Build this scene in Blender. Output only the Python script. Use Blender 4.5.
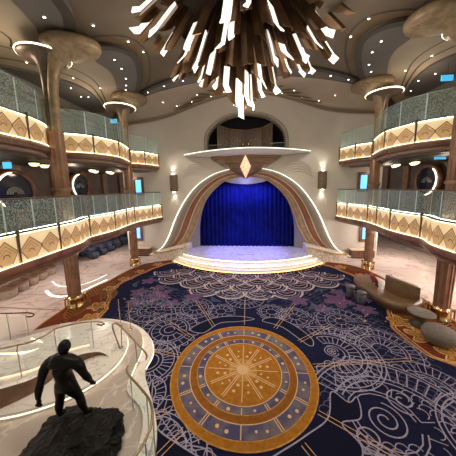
import bpy, bmesh, math, random
from mathutils import Vector, Matrix, noise
from mathutils.geometry import tessellate_polygon
random.seed(7)
S = bpy.context.scene
for o in list(bpy.data.objects): bpy.data.objects.remove(o)
COL = S.collection
PI = math.pi
ORD = ['first','second','third','fourth','fifth','sixth','seventh','eighth','ninth','tenth','eleventh','twelfth']
# ------------------------------------------------------------------ camera
cam = bpy.data.cameras.new('camera'); camo = bpy.data.objects.new('camera', cam); COL.objects.link(camo)
cam.sensor_width = 36; cam.lens = 36*222/456; cam.shift_y = -8/456; cam.clip_start = .05; cam.clip_end = 200
yaw, pitch, roll = [math.radians(a) for a in (5.4, 8.1, 1.0)]
fw = Vector((-math.sin(yaw)*math.cos(pitch), math.cos(yaw)*math.cos(pitch), -math.sin(pitch)))
rt = Vector((math.cos(yaw), math.sin(yaw), 0)); up = rt.cross(fw)
r2 = rt*math.cos(roll)-up*math.sin(roll); u2 = rt*math.sin(roll)+up*math.cos(roll)
camo.matrix_world = Matrix(((r2.x,u2.x,-fw.x,.2),(r2.y,u2.y,-fw.y,0),(r2.z,u2.z,-fw.z,5.0),(0,0,0,1)))
S.camera = camo
# ------------------------------------------------------------------ world, exposure
S.view_settings.view_transform = 'Standard'; S.view_settings.look = 'None'
S.view_settings.gamma = 1; S.view_settings.exposure = 0.35
wd = bpy.data.worlds.new('world'); S.world = wd; wd.use_nodes = True
wd.node_tree.nodes['Background'].inputs[0].default_value = (1, .87, .72, 1)
wd.node_tree.nodes['Background'].inputs[1].default_value = .30
# ------------------------------------------------------------------ lamps of the room, with some added fills
def lamp(kind, loc, power, color=(1,.82,.6), size=.3, target=None, angle=60, blend=.6, sy=None):
    l = bpy.data.lights.new('lamp', kind); l.energy = power; l.color = color
    o = bpy.data.objects.new('lamp', l); COL.objects.link(o); o.location = loc
    if kind == 'AREA':
        l.size = size
        if sy: l.shape = 'RECTANGLE'; l.size_y = sy
    else: l.shadow_soft_size = size
    if kind == 'SPOT': l.spot_size = math.radians(angle); l.spot_blend = blend
    if target is not None:
        o.rotation_euler = (Vector(target)-Vector(loc)).to_track_quat('-Z', 'Y').to_euler()
    return o
WARM = (1, .80, .58); NEUT = (1, .90, .74); BLUE = (.10, .16, 1)
lamp('POINT', (0, 8.5, 7.0), 260, NEUT, .7)
for a in (0, 1.57, 3.14, 4.71): lamp('POINT', (3.6*math.cos(a), 8.5+3.6*math.sin(a), 8.9), 55, NEUT, .3)
for x, y in ((-3.8, 5.5), (3.8, 5.5), (-3.6, 10.5), (3.6, 10.5), (0, 4.2), (0, 12)):
    lamp('SPOT', (x, y, 10.4), 380, NEUT, .25, (x*.9, y, 0), 75)
lamp('SPOT', (-3.2, 2.2, 10.0), 420, NEUT, .3, (-3.6, 5.2, 0), 45)  # extra spot, added to lighten the marble landing
for sx in (-1, 1):
    for y in (3, 7, 11, 15.2):
        lamp('POINT', (sx*8.9, y, 6.0), 19, WARM, .15)
        lamp('POINT', (sx*9.8, y, 2.3), 120 if sx < 0 else 230, (1, .89, .80), .3)
    for y in (8, 12.5):
        lamp('POINT', (sx*8.6, y, 9.4), 40, WARM, .2)  # added points near the capital rims, lift the ceiling
    lamp('SPOT', (sx*4.9, 13.2, 10.0), 330, NEUT, .2, (sx*4.6, 16.3, 3.6), 60)
lamp('AREA', (0, 16.2, 5.0), 55, BLUE, 3.6, (0, 17.1, .5), sy=.3)
lamp('SPOT', (0, 12.6, 10.2), 3800, (.30, .25, 1), .2, (0, 15.3, .4), 36, .5)
lamp('POINT', (0, 16.35, 5.35), 14, (.3, .3, 1), .15)  # added blue point, no fixture, brightens the valance
lamp('AREA', (0, 16.25, 5.4), 90, (.35, .36, 1), 3.0, (0, 15.8, .4), sy=.5)
# ------------------------------------------------------------------ materials
def mat(name, c, rough=.5, metal=0, emi=None, es=0, var=.0, scale=4, c2=None, bump=0, bscale=30, spec=None, lo=.4, hi=.6, dist=0):
    m = bpy.data.materials.new(name); m.use_nodes = True; nt = m.node_tree; b = nt.nodes['Principled BSDF']
    b.inputs['Base Color'].default_value = (*c, 1); b.inputs['Roughness'].default_value = rough; b.inputs['Metallic'].default_value = metal
    if spec is not None: b.inputs['Specular IOR Level'].default_value = spec
    if emi: b.inputs['Emission Color'].default_value = (*emi, 1); b.inputs['Emission Strength'].default_value = es
    tc = nt.nodes.new('ShaderNodeTexCoord')
    n = nt.nodes.new('ShaderNodeTexNoise'); n.inputs['Scale'].default_value = scale; n.inputs['Detail'].default_value = 5; n.inputs['Distortion'].default_value = dist
    nt.links.new(tc.outputs['Object'], n.inputs['Vector'])
    r = nt.nodes.new('ShaderNodeValToRGB'); r.color_ramp.elements[0].position = lo; r.color_ramp.elements[1].position = hi
    if c2 is None: c2 = tuple(v*(1-var) for v in c)
    r.color_ramp.elements[0].color = (*c, 1); r.color_ramp.elements[1].color = (*c2, 1)
    nt.links.new(n.outputs['Fac'], r.inputs['Fac']); nt.links.new(r.outputs['Color'], b.inputs['Base Color'])
    if bump:
        n2 = nt.nodes.new('ShaderNodeTexNoise'); n2.inputs['Scale'].default_value = bscale; n2.inputs['Detail'].default_value = 4
        nt.links.new(tc.outputs['Object'], n2.inputs['Vector'])
        bp = nt.nodes.new('ShaderNodeBump'); bp.inputs['Strength'].default_value = bump; bp.inputs['Distance'].default_value = .03
        nt.links.new(n2.outputs['Fac'], bp.inputs['Height']); nt.links.new(bp.outputs['Normal'], b.inputs['Normal'])
    return m
def marble(name, c, vein, rough=.12, scale=.9, w=.025):
    m = bpy.data.materials.new(name); m.use_nodes = True; nt = m.node_tree; b = nt.nodes['Principled BSDF']; b.inputs['Roughness'].default_value = rough
    tc = nt.nodes.new('ShaderNodeTexCoord')
    n = nt.nodes.new('ShaderNodeTexNoise'); n.inputs['Scale'].default_value = scale; n.inputs['Detail'].default_value = 7; n.inputs['Distortion'].default_value = 1.2
    nt.links.new(tc.outputs['Object'], n.inputs['Vector'])
    r = nt.nodes.new('ShaderNodeValToRGB'); e = r.color_ramp.elements
    e[0].position = .0; e[0].color = (*[v*.82 for v in c], 1); e[1].position = 1; e[1].color = (*[min(1, v*1.08) for v in c], 1)
    for p, col in ((.5-w, c), (.5, vein), (.5+w, c)):
        k = e.new(p); k.color = (*col, 1)
    nt.links.new(n.outputs['Fac'], r.inputs['Fac']); nt.links.new(r.outputs['Color'], b.inputs['Base Color'])
    return m
def emis(name, c, s):
    m = bpy.data.materials.new(name); m.use_nodes = True; nt = m.node_tree; b = nt.nodes['Principled BSDF']
    b.inputs['Base Color'].default_value = (*c, 1); b.inputs['Emission Color'].default_value = (*c, 1); b.inputs['Emission Strength'].default_value = s
    return m
def glassmat(name, tint, alpha, pattern=0, sc=16):
    m = bpy.data.materials.new(name); m.use_nodes = True; nt = m.node_tree; nt.nodes.clear()
    o = nt.nodes.new('ShaderNodeOutputMaterial'); tr = nt.nodes.new('ShaderNodeBsdfTransparent'); tr.inputs[0].default_value = (.88, .95, .93, 1)
    p = nt.nodes.new('ShaderNodeBsdfPrincipled'); p.inputs['Base Color'].default_value = (*tint, 1); p.inputs['Roughness'].default_value = .25
    p.inputs['Transmission Weight'].default_value = 0
    mx = nt.nodes.new('ShaderNodeMixShader'); nt.links.new(tr.outputs[0], mx.inputs[1]); nt.links.new(p.outputs[0], mx.inputs[2]); nt.links.new(mx.outputs[0], o.inputs[0])
    if pattern:
        tc = nt.nodes.new('ShaderNodeTexCoord'); v = nt.nodes.new('ShaderNodeTexVoronoi'); v.inputs['Scale'].default_value = sc
        nt.links.new(tc.outputs['Object'], v.inputs['Vector'])
        r = nt.nodes.new('ShaderNodeMapRange'); r.inputs[1].default_value = .34; r.inputs[2].default_value = .46; r.inputs[3].default_value = alpha+pattern; r.inputs[4].default_value = alpha
        nt.links.new(v.outputs['Distance'], r.inputs[0]); nt.links.new(r.outputs[0], mx.inputs[0])
    else: mx.inputs[0].default_value = alpha
    return m
M = dict(
 ceil=mat('ceiling_brown', (.14,.105,.07), .7, var=.12, scale=.6),
 river=mat('ceiling_grey', (.135,.12,.11), .65, var=.1, scale=1),
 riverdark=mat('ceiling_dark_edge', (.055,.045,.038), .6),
 lobe=mat('ceiling_beige', (.40,.325,.235), .7, var=.08, scale=.8),
 tan=mat('ceiling_tan', (.15,.10,.055), .6, var=.1),
 wall=mat('cream_wall', (.54,.49,.43), .6, var=.05, scale=1.2),
 walltrim=mat('wall_bronze_trim', (.2,.15,.1), .4, .3),
 darkwall=mat('dark_brown_wall', (.10,.06,.045), .35, var=.3, scale=2),
 greywall=mat('grey_patterned_wall', (.20,.20,.18), .5, var=.3, scale=9),
 groundwall=mat('taupe_wall', (.22,.17,.145), .4, var=.2, scale=2),
 marble=marble('pink_marble', (.66,.56,.50), (.46,.36,.31), .2, .5),
 white_marble=marble('white_marble', (.84,.78,.71), (.55,.50,.46), .25, 1.6, .02),
 taupe_marble=marble('taupe_marble', (.50,.42,.37), (.70,.62,.56), .25, .9, .02),
 inlay=mat('brass_inlay', (.35,.22,.15), .3, .3),
 white_inlay=emis('white_light_line', (1,.95,.85), .9),
 wood=mat('red_brown_wood', (.21,.085,.045), .3, 0, var=.4, scale=3),
 woodlight=mat('brown_wood', (.24,.125,.07), .35, 0, var=.3, scale=4),
 column=mat('copper_brown_column', (.37,.20,.12), .3, .3, var=.25, scale=3),
 brass=mat('brass', (.72,.52,.26), .25, 1, var=.15),
 bronze=mat('bronze_capital', (.36,.255,.15), .5, .25, var=.3, scale=5, bump=.15, bscale=14),
 bronzedark=mat('dark_bronze_capital', (.17,.12,.09), .4, .3, var=.3, scale=10),
 slabunder=mat('soffit_brown', (.30,.20,.15), .5, var=.15),
 panel=mat('cream_panel_led_glow', (.80,.66,.42), .5, 0, (1,.74,.40), .34, var=.08),  # faint emission stands in for LED strip light on the panel
 diamond=mat('amber_diamond', (.62,.40,.19), .5, 0, (1,.58,.25), .2, var=.15),  # weaker emission, same LED light put into the motif
 line=mat('bronze_line', (.30,.18,.085), .4, .1),
 post=mat('dark_bronze_post', (.11,.085,.06), .4, .4),
 led=emis('warm_led_strip', (1,.84,.56), 2.4),
 ledsoft=emis('soft_led_strip', (1,.86,.62), 1.3),
 ledorange=emis('orange_led_strip', (1,.48,.16), 3.5),
 rampled=emis('peach_led_strip', (1,.50,.32), 1.6),
 ledw=emis('white_led_strip', (.75,1,.88), 13),
 seam=mat('pale_glass_edge', (.55,.72,.66), .3, 0, var=.05),
 glass=glassmat('teal_glass', (.62,.80,.76), .26, .2, 34),
 glassdot=glassmat('etched_teal_glass', (.62,.80,.75), .16, .42, 27),
 clearglass=glassmat('clear_glass', (.6,.66,.64), .05, 0),
 rail=mat('handrail_brown', (.17,.10,.07), .3, .3),
 steel=mat('brushed_steel', (.55,.55,.52), .3, .9),
 railbrass=mat('aged_brass_rail', (.35,.27,.16), .3, .85),
 velvet=mat('blue_velvet', (.004,.008,.13), .75, var=.35, scale=2.5),
 stage=marble('pale_marble_stage', (.62,.60,.66), (.40,.38,.55), .35, 1.6, .05),
 taupe=mat('taupe_band', (.34,.29,.235), .5, var=.1),
 rust=mat('rust_band', (.34,.13,.055), .45, var=.15),
 cream=mat('cream_trim', (.72,.60,.44), .45),
 goldband=mat('striated_gold_band', (.50,.36,.20), .45, .1, var=.25, scale=3),
 goldtrim=mat('gold_trim', (.62,.42,.19), .35, .6),
 whiteline=emis('white_light_trim', (1,.95,.84), 1.1),
 rock=mat('textured_cream_stone', (.80,.70,.58), .8, var=.35, scale=9, bump=1, bscale=12),
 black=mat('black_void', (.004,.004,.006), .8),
 sconce=mat('sconce_bronze', (.17,.115,.07), .45, .5),
 white=mat('white_paint', (.62,.60,.53), .45),
 keel=mat('keel_bronze', (.30,.19,.10), .4, .4, var=.2, scale=6),
 diamondlight=mat('diamond_light', (.9,.6,.4), .4, 0, (1,.56,.34), .75, c2=(.45,.2,.1), scale=9),
 screen=mat('bronze_mesh_screen', (.10,.065,.05), .4, .4, var=.5, scale=18),
 blade=mat('folded_bronze', (.26,.15,.08), .32, .75, var=.3, scale=2),
 bladelight=emis('white_light_panel', (1,.95,.87), .8),
 spot=emis('downlight_lens', (1,.94,.8), 9),
 screenblue=emis('blue_screen', (.12,.42,1), 1.6),
 signcyan=emis('cyan_sign', (.05,.35,.6), 1.0),
 arclight=emis('arc_light', (1,.85,.62), 3.0),
 porthole=mat('dark_blue_glass', (.012,.016,.03), .1),
 lampshade=emis('flush_lamp_shade', (1,.85,.55), 1.5),
 statue=mat('black_bronze', (.005,.004,.004), .38, .0, spec=.18, var=.3, scale=8),
 statuerock=mat('black_rock', (.007,.006,.005), .5, 0, spec=.18, var=.4, scale=6, bump=1, bscale=9),
 leather=mat('brown_leather', (.20,.115,.055), .4, var=.2, scale=3),
 backrest=mat('dark_leather', (.15,.085,.035), .5, spec=.2, var=.2),
 redcushion=mat('red_fabric', (.30,.03,.025), .8, var=.3),
 greytable=mat('grey_lacquer', (.10,.105,.12), .4, var=.1),
 puff=mat('taupe_fabric', (.19,.16,.135), .8, var=.15, scale=8),
 puffcream=mat('woven_cream', (.42,.33,.26), .8, var=.35, scale=20),
 puffbrown=mat('brown_seat_fabric', (.17,.09,.055), .7, var=.2),
 chairdark=mat('slate_blue_fabric', (.045,.055,.10), .7, var=.3),
 navy=mat('carpet_navy', (.011,.012,.042), .95, var=.25, scale=12),
 navy2=mat('carpet_blue', (.045,.045,.11), .95, var=.2, scale=10),
 carpetblack=mat('carpet_dark', (.007,.008,.022), .95),
 lineA=mat('carpet_pale_line', (.33,.30,.40), .95, var=.15, scale=14),
 lineB=mat('carpet_grey_line', (.10,.10,.17), .95, var=.15, scale=14),
 linepink=mat('carpet_pink_line', (.52,.40,.36), .95, var=.1, scale=14),
 gold=mat('carpet_gold', (.36,.145,.020), .95, var=.2, scale=10),
 goldmid=mat('carpet_light_gold', (.50,.25,.065), .95, var=.3, scale=9),
 golddark=mat('carpet_bronze', (.25,.095,.018), .95, var=.2, scale=10),
 goldline=mat('carpet_cream_gold', (.60,.38,.20), .95),
 mblue=mat('medallion_blue', (.07,.065,.13), .95, c2=(.16,.13,.14), scale=2.2),
 rustc=mat('carpet_rust', (.17,.038,.015), .95, var=.25, scale=6),
 purple=mat('carpet_purple', (.15,.06,.14), .95, var=.3, scale=8),
 teal=mat('carpet_teal', (.035,.08,.115), .95, var=.3, scale=8),
)
for _n in ('navy','navy2','carpetblack','lineA','lineB','linepink','gold','goldmid','golddark','goldline','mblue','rustc','purple','teal','velvet'):
    M[_n].node_tree.nodes['Principled BSDF'].inputs['Specular IOR Level'].default_value = .08
# ------------------------------------------------------------------ builders
class MB:
    def __init__(s): s.v = []; s.f = []; s.mi = []; s.mats = []; s.sm = []
    def m(s, name):
        if name not in s.mats: s.mats.append(name)
        return s.mats.index(name)
    def poly(s, pts, mat, smooth=False):
        b = len(s.v); s.v += [tuple(p) for p in pts]; s.f.append(tuple(range(b, b+len(pts)))); s.mi.append(s.m(mat)); s.sm.append(smooth)
    def grid(s, rows, mat, smooth=True, closed=False):
        b = len(s.v); n = len(rows[0]); k = s.m(mat)
        for r in rows: s.v += [tuple(p) for p in r]
        for i in range(len(rows)-1):
            for j in range(n if closed else n-1):
                j2 = (j+1) % n
                s.f.append((b+i*n+j, b+i*n+j2, b+(i+1)*n+j2, b+(i+1)*n+j)); s.mi.append(k); s.sm.append(smooth)
    def fill(s, outer, z, mat, holes=(), zf=None):
        loops = [[Vector((p[0], p[1], 0)) for p in outer]]+[[Vector((p[0], p[1], 0)) for p in h] for h in holes]
        tris = tessellate_polygon(loops); b = len(s.v); k = s.m(mat); al = [q for l in loops for q in l]
        s.v += [(q.x, q.y, zf(q.x, q.y) if zf else z) for q in al]
        for t in tris:
            a, c, d = [al[i] for i in t]
            if (c-a).cross(d-a).z < 0: t = (t[0], t[2], t[1])
            s.f.append(tuple(b+i for i in t)); s.mi.append(k); s.sm.append(False)
    def prism(s, outer, z0, z1, mat, side=None, holes=()):
        s.fill(outer, z1, mat, holes); s.fill(outer, z0, mat, holes)
        for l in [outer]+list(holes):
            n = len(l)
            for i in range(n):
                a, c = l[i], l[(i+1) % n]
                s.poly([(a[0],a[1],z0), (c[0],c[1],z0), (c[0],c[1],z1), (a[0],a[1],z1)], side or mat)
    def box(s, c, d, mat, rz=0):
        x, y, z = c; X, Y, Z = d[0]/2, d[1]/2, d[2]/2; cs, sn = math.cos(rz), math.sin(rz)
        P = [(x+cs*a*X-sn*b_*Y, y+sn*a*X+cs*b_*Y, z+e*Z) for e in (-1, 1) for a, b_ in ((-1,-1),(1,-1),(1,1),(-1,1))]
        for q in ((0,3,2,1),(4,5,6,7),(0,1,5,4),(1,2,6,5),(2,3,7,6),(3,0,4,7)): s.poly([P[i] for i in q], mat)
    def lathe(s, prof, mat, c=(0,0), n=24, smooth=True, a0=0, a1=2*PI):
        full = abs(a1-a0-2*PI) < 1e-6
        rows = [[(c[0]+r*math.cos(a0+(a1-a0)*j/n), c[1]+r*math.sin(a0+(a1-a0)*j/n), z) for j in range(n if full else n+1)] for r, z in prof]
        s.grid(rows, mat, smooth, full)
    def tube(s, pts, r, mat, n=8, cap=True):
        pts = [Vector(p) for p in pts]; rows = []
        for i, p in enumerate(pts):
            t = (pts[min(i+1, len(pts)-1)]-pts[max(i-1, 0)]).normalized()
            a = t.cross(Vector((0,0,1)))
            if a.length < .05: a = t.cross(Vector((0,1,0)))
            a.normalize(); b_ = t.cross(a)
            rr = r[i] if isinstance(r, (list, tuple)) else r
            rows.append([p+a*rr*math.cos(2*PI*j/n)+b_*rr*math.sin(2*PI*j/n) for j in range(n)])
        s.grid(rows, mat, True, True)
        if cap: s.poly(rows[0], mat); s.poly(rows[-1][::-1], mat)
    def ribbon(s, pts, w, z, mat, closed=False):
        n = len(pts); L = []; R_ = []; s.rc = getattr(s, 'rc', 0)+1; z += 4e-6*(s.rc % 90)
        for i in range(n):
            a = pts[(i-1) % n] if (closed or i > 0) else pts[i]; b_ = pts[(i+1) % n] if (closed or i < n-1) else pts[i]
            dx, dy = b_[0]-a[0], b_[1]-a[1]; l = math.hypot(dx, dy) or 1
            nx, ny = -dy/l*w/2, dx/l*w/2
            L.append((pts[i][0]+nx, pts[i][1]+ny, z)); R_.append((pts[i][0]-nx, pts[i][1]-ny, z))
        s.grid([R_, L], mat, False, closed)
    def build(s, name, parent=None, solid=0, bevel=0, subsurf=0, weld=False):
        me = bpy.data.meshes.new(name); me.from_pydata(s.v, [], s.f)
        for k in s.mats: me.materials.append(M[k])
        for p, mi, sm in zip(me.polygons, s.mi, s.sm): p.material_index = mi; p.use_smooth = sm
        if weld:
            bm = bmesh.new(); bm.from_mesh(me); bmesh.ops.remove_doubles(bm, verts=bm.verts, dist=1e-4); bmesh.ops.recalc_face_normals(bm, faces=bm.faces); bm.to_mesh(me); bm.free()
        o = bpy.data.objects.new(name, me); COL.objects.link(o)
        if parent:
            o.parent = parent; o.matrix_parent_inverse = parent.matrix_basis.inverted()
        if solid:
            md = o.modifiers.new('solid', 'SOLIDIFY'); md.thickness = solid; md.offset = 0
        if bevel:
            md = o.modifiers.new('bevel', 'BEVEL'); md.width = bevel; md.segments = 2; md.limit_method = 'ANGLE'
        if subsurf:
            md = o.modifiers.new('sub', 'SUBSURF'); md.levels = subsurf; md.render_levels = subsurf
        return o
def tag(o, label, cat, group=None, kind=None):
    if label: o['label'] = label
    if cat: o['category'] = cat
    if group: o['group'] = group
    if kind: o['kind'] = kind
    return o
def struct(o): o['kind'] = 'structure'; return o
def thing(name, label, cat, loc=(0,0,0), group=None, rz=0):
    o = bpy.data.objects.new(name, None); COL.objects.link(o); o.location = loc; o.rotation_euler = (0, 0, rz); o.empty_display_size = .1
    return tag(o, label, cat, group)
def dup(root, loc, rz=0, label=None, group=None):
    c = root.copy(); COL.objects.link(c); c.location = loc; c.rotation_euler = (0, 0, rz)
    if label: c['label'] = label
    if group: c['group'] = group
    for ch in list(root.children):
        d = ch.copy(); COL.objects.link(d); d.parent = c
        for g in list(ch.children):
            e = g.copy(); COL.objects.link(e); e.parent = d
    return c
def smooth(pts, n=8, closed=False):
    out = []; N = len(pts); P = [Vector([*p]) for p in pts]
    rng = range(N if closed else N-1)
    for i in rng:
        p1, p2 = P[i], P[(i+1) % N]
        p0 = P[(i-1) % N] if (closed or i > 0) else p1; p3 = P[(i+2) % N] if (closed or i < N-2) else p2
        for k in range(n):
            t = k/n
            out.append(tuple(.5*((2*p1)+(p2-p0)*t+(2*p0-5*p1+4*p2-p3)*t*t+(3*p1-p0-3*p2+p3)*t**3)))
    if not closed: out.append(tuple(P[-1]))
    return out
def resample(pts, n):
    P = [Vector([*p]) for p in pts]; d = [0]
    for i in range(1, len(P)): d.append(d[-1]+(P[i]-P[i-1]).length)
    out = []; j = 0
    for k in range(n):
        t = d[-1]*k/(n-1)
        while j < len(P)-2 and d[j+1] < t: j += 1
        l = d[j+1]-d[j] or 1
        out.append(tuple(P[j].lerp(P[j+1], (t-d[j])/l)))
    return out
def circ(cx, cy, r, n=48, a0=0, a1=2*PI, ry=None):
    full = abs(a1-a0-2*PI) < 1e-6
    return [(cx+r*math.cos(a0+(a1-a0)*i/n), cy+(ry or r)*math.sin(a0+(a1-a0)*i/n)) for i in range(n if full else n+1)]
# ================================================================== SHELL
m = MB(); m.fill([(-14.5,-2),(14.5,-2),(14.5,23),(-14.5,23)], 0, 'marble')
for sx in (-1, 1):
    m.ribbon([(sx*14.4, 9.0), (sx*7.0, 9.6)], .07, .003, 'inlay'); m.ribbon([(sx*14.4, 8.2), (sx*7.2, 8.1)], .07, .003, 'inlay')
    m.ribbon([(sx*14.4, 13.4), (sx*6.5, 14.2)], .05, .003, 'inlay')
struct(m.build('floor'))
ARC = [(x, 12.25+.045*x*x) for x in [9.2-18.4*i/46 for i in range(47)]]
hole = circ(0, 8.5, 2.4, 40)
CZ = 10.75
m = MB()
m.fill([(-14.5,-2),(14.5,-2),(14.5,23),(9.2,23)]+ARC+[(-9.2,23),(-14.5,23)], CZ, 'ceil', [hole])
m.lathe([(2.4,CZ),(2.5,CZ+.5),(2.2,CZ+1.3),(1.2,CZ+1.9),(.01,CZ+2.1)], 'ceil', (0,8.5), 40)
cornice = smooth([(-9.2,9.85),(-7,10.02),(-5.3,10.35),(-3.6,10.9),(-2,11.35),(0,11.6),(2,11.32),(3.6,10.85),(5.3,10.25),(7,9.98),(9.2,9.85)], 5)
def corn(x):
    for i in range(len(cornice)-1):
        if cornice[i][0] <= x <= cornice[i+1][0]:
            t = (x-cornice[i][0])/(cornice[i+1][0]-cornice[i][0]); return cornice[i][1]*(1-t)+cornice[i+1][1]*t
    return 9.85
rows = []
for k in range(7):
    t = k/6; rows.append([(x, y*(1-t)+16.32*t, 10.6*(1-t)+corn(x)*t) for x, y in ARC])
m.grid(rows, 'lobe')
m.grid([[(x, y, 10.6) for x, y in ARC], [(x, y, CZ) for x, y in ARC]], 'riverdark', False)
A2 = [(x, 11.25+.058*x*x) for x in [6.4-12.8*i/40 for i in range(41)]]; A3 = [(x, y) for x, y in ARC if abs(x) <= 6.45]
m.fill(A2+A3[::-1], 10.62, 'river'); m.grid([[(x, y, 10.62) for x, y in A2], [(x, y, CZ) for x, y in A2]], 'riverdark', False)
m.ribbon([(x, y+.12) for x, y in A2], .16, 10.615, 'riverdark')  # recess shade painted as a dark ribbon along the arc
for sx in (-1, 1):
    F = lambda L: [(sx*x, y) for x, y in L]
    # beige vault outside the grey petals
    lobe = smooth([(6.3,3),(6.6,6.0),(6.9,7.5),(7.3,8.5),(6.4,10.0),(6.3,10.8),(6.6,11.8),(7.4,13.2),(9.2,15.9),(10.9,18)], 6)+[(11,18),(11,3)]
    m.prism(F(lobe), 10.6, CZ-.01, 'lobe')
    # grey petals from capital to capital
    pet = smooth([(7.0,13.6),(6.25,13.2),(5.39,11.9),(4.85,10.8),(4.6,9.9),(4.95,9.3),(5.6,9.1),(6.3,9.2)], 6)
    m.prism(F(pet+smooth([(6.4,10.05),(6.3,10.75),(6.6,11.7),(7.4,13.2)], 6)), 10.55, CZ-.02, 'river')
    m.ribbon(F(pet[3:]), .28, 10.543, 'riverdark')  # darker inner edge, recess shade painted on the petal
    tp = smooth([(6.0,13.7),(4.9,12.0),(4.25,10.6),(4.05,9.6),(4.4,8.9),(5.4,8.75),(6.2,8.9)], 6)
    m.ribbon(F(tp), .07, CZ-.012, 'riverdark')
    m.fill(F(tp+pet[::-1]), CZ-.008, 'tan')
    pet2 = smooth([(4.6,3.2),(5.0,5.6),(5.2,6.9),(5.45,7.6),(6.1,8.4)], 6)
    m.prism(F(pet2+smooth([(7.3,8.4),(6.9,7.5),(6.6,6.2),(6.2,3.2)], 6)), 10.55, CZ-.02, 'river')
    m.ribbon(F([(x+.18, y) for x, y in pet2]), .34, 10.543, 'riverdark')  # painted recess shade again, on the near petal
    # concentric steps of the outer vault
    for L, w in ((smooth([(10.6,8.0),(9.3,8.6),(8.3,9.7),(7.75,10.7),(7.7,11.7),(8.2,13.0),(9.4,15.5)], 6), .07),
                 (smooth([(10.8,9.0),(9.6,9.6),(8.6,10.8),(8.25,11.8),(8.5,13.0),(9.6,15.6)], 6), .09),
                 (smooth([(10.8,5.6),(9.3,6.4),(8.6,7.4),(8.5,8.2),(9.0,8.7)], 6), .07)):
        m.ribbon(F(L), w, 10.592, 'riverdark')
    sl = smooth([(10.8,9.6),(9.8,10.4),(8.9,11.6),(8.75,12.6),(9.1,14.0),(9.9,15.8)], 6)+[(10.9,15.8)]
    m.prism(F(sl), 10.5, 10.6, 'river')
    for (a, b_, w) in (((3.5,15.0),(2.35,15.75),.16),((4.2,15.5),(2.7,16.05),.14),((2.9,14.5),(2.2,15.4),.13),((2.2,14.1),(1.85,14.9),.11),((4.9,15.75),(3.6,16.15),.11)):
        n = 8; L = []; R_ = []
        for i in range(n+1):
            t = i/n; x = a[0]*(1-t)+b_[0]*t; y = a[1]*(1-t)+b_[1]*t
            dx, dy = b_[0]-a[0], b_[1]-a[1]; l = math.hypot(dx, dy); ww = w*math.sin(PI*min(1, .08+t*.92))**.7
            def zz(X, Y):
                ya = 12.25+.045*X*X; tt = (Y-ya)/(16.32-ya); return 10.6*(1-tt)+corn(X)*tt-.03
            p, q = (x-dy/l*ww, y+dx/l*ww), (x+dy/l*ww, y-dx/l*ww)
            L.append((sx*p[0], p[1], zz(*p))); R_.append((sx*q[0], q[1], zz(*q)))
        m.grid([L, R_], 'tan', False)
struct(m.build('ceiling'))
# back wall with stage opening and balcony opening
WY = 16.3
OUT = smooth([(7.35,.08),(6.45,.58),(5.84,1.45),(5.22,2.85),(4.5,4.1),(3.62,5.15),(2.55,5.88),(1.5,6.26),(0,6.5)], 6)
INN = smooth([(4.31,1.1),(3.72,2.24),(3.25,3.48),(2.72,4.45),(1.8,5.33),(.99,5.68),(0,5.8)], 6)
JAMB = smooth([(3.62,.2),(3.58,2.1),(3.28,3.5),(2.76,4.5),(1.85,5.4),(1.0,5.75),(0,5.86)], 6)
OPEN = smooth([(2.75,7.3),(2.72,8.5),(2.36,9.2),(1.42,9.85),(0,10.14)], 6)
m = MB()
def wallfill(mm, outer, holes, y, mat):
    k = MB(); k.fill(outer, 0, mat, holes); b = len(mm.v); mm.v += [(v[0], y, v[1]) for v in k.v]; i = mm.m(mat)
    for f in k.f: mm.f.append(tuple(b+j for j in f)); mm.mi.append(i); mm.sm.append(False)
stage_hole = [(4.42,.02)]+INN+[(-x, z) for x, z in INN[::-1][1:]]+[(-4.42,.02)]
bal_hole = OPEN+[(-x, z) for x, z in OPEN[::-1][1:]]
wallfill(m, [(-9.2,0),(9.2,0)]+[(x, z) for x, z in cornice[::-1]], [stage_hole, bal_hole], WY, 'wall')
for x in (-9.2, 9.2): m.box((x, WY+.3, 5.2), (.1, .7, 10.4), 'wall')
# cornice moulding
m.grid([[(x, WY-.02, z-.20) for x, z in cornice], [(x, WY-.10, z-.12) for x, z in cornice], [(x, WY-.14, z-.02) for x, z in cornice]], 'walltrim')
m.tube([(x, WY-.06, z-.21) for x, z in cornice], .03, 'lobe', 6)
# arch hood round the balcony opening
oo = [(x*1.08, WY-.02, 7.3+(z-7.3)*1.06) for x, z in OPEN]+[(-x*1.08, WY-.02, 7.3+(z-7.3)*1.06) for x, z in OPEN[::-1][1:]]
ii = [(x, WY-.12, z) for x, z in OPEN]+[(-x, WY-.12, z) for x, z in OPEN[::-1][1:]]
mm_ = [(a[0]*.5+b_[0]*.5, WY-.2, a[2]*.5+b_[2]*.5) for a, b_ in zip(oo, ii)]
m.grid([oo, mm_, ii, [(p[0], WY+.6, p[2]) for p in ii]], 'taupe')
for sx in (-1, 1):     # carved swirls above the arch
    for i in range(5):
        m.tube([(sx*(2.6+.05*i+t*.28), WY-.02, 6.75-.17*i-.035*(t-3)**2+.1) for t in range(0, 8)], [.01,.03,.045,.05,.045,.035,.02,.008], 'wall', 6)
struct(m.build('wall_back'))
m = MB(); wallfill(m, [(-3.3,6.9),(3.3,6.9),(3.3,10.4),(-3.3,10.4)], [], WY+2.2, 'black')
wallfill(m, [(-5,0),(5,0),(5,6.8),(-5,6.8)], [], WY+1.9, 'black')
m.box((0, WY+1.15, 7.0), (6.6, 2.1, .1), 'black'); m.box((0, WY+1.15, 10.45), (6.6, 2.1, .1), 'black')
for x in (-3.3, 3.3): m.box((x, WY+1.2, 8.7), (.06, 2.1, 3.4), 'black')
struct(m.build('wall_recess'))
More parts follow.
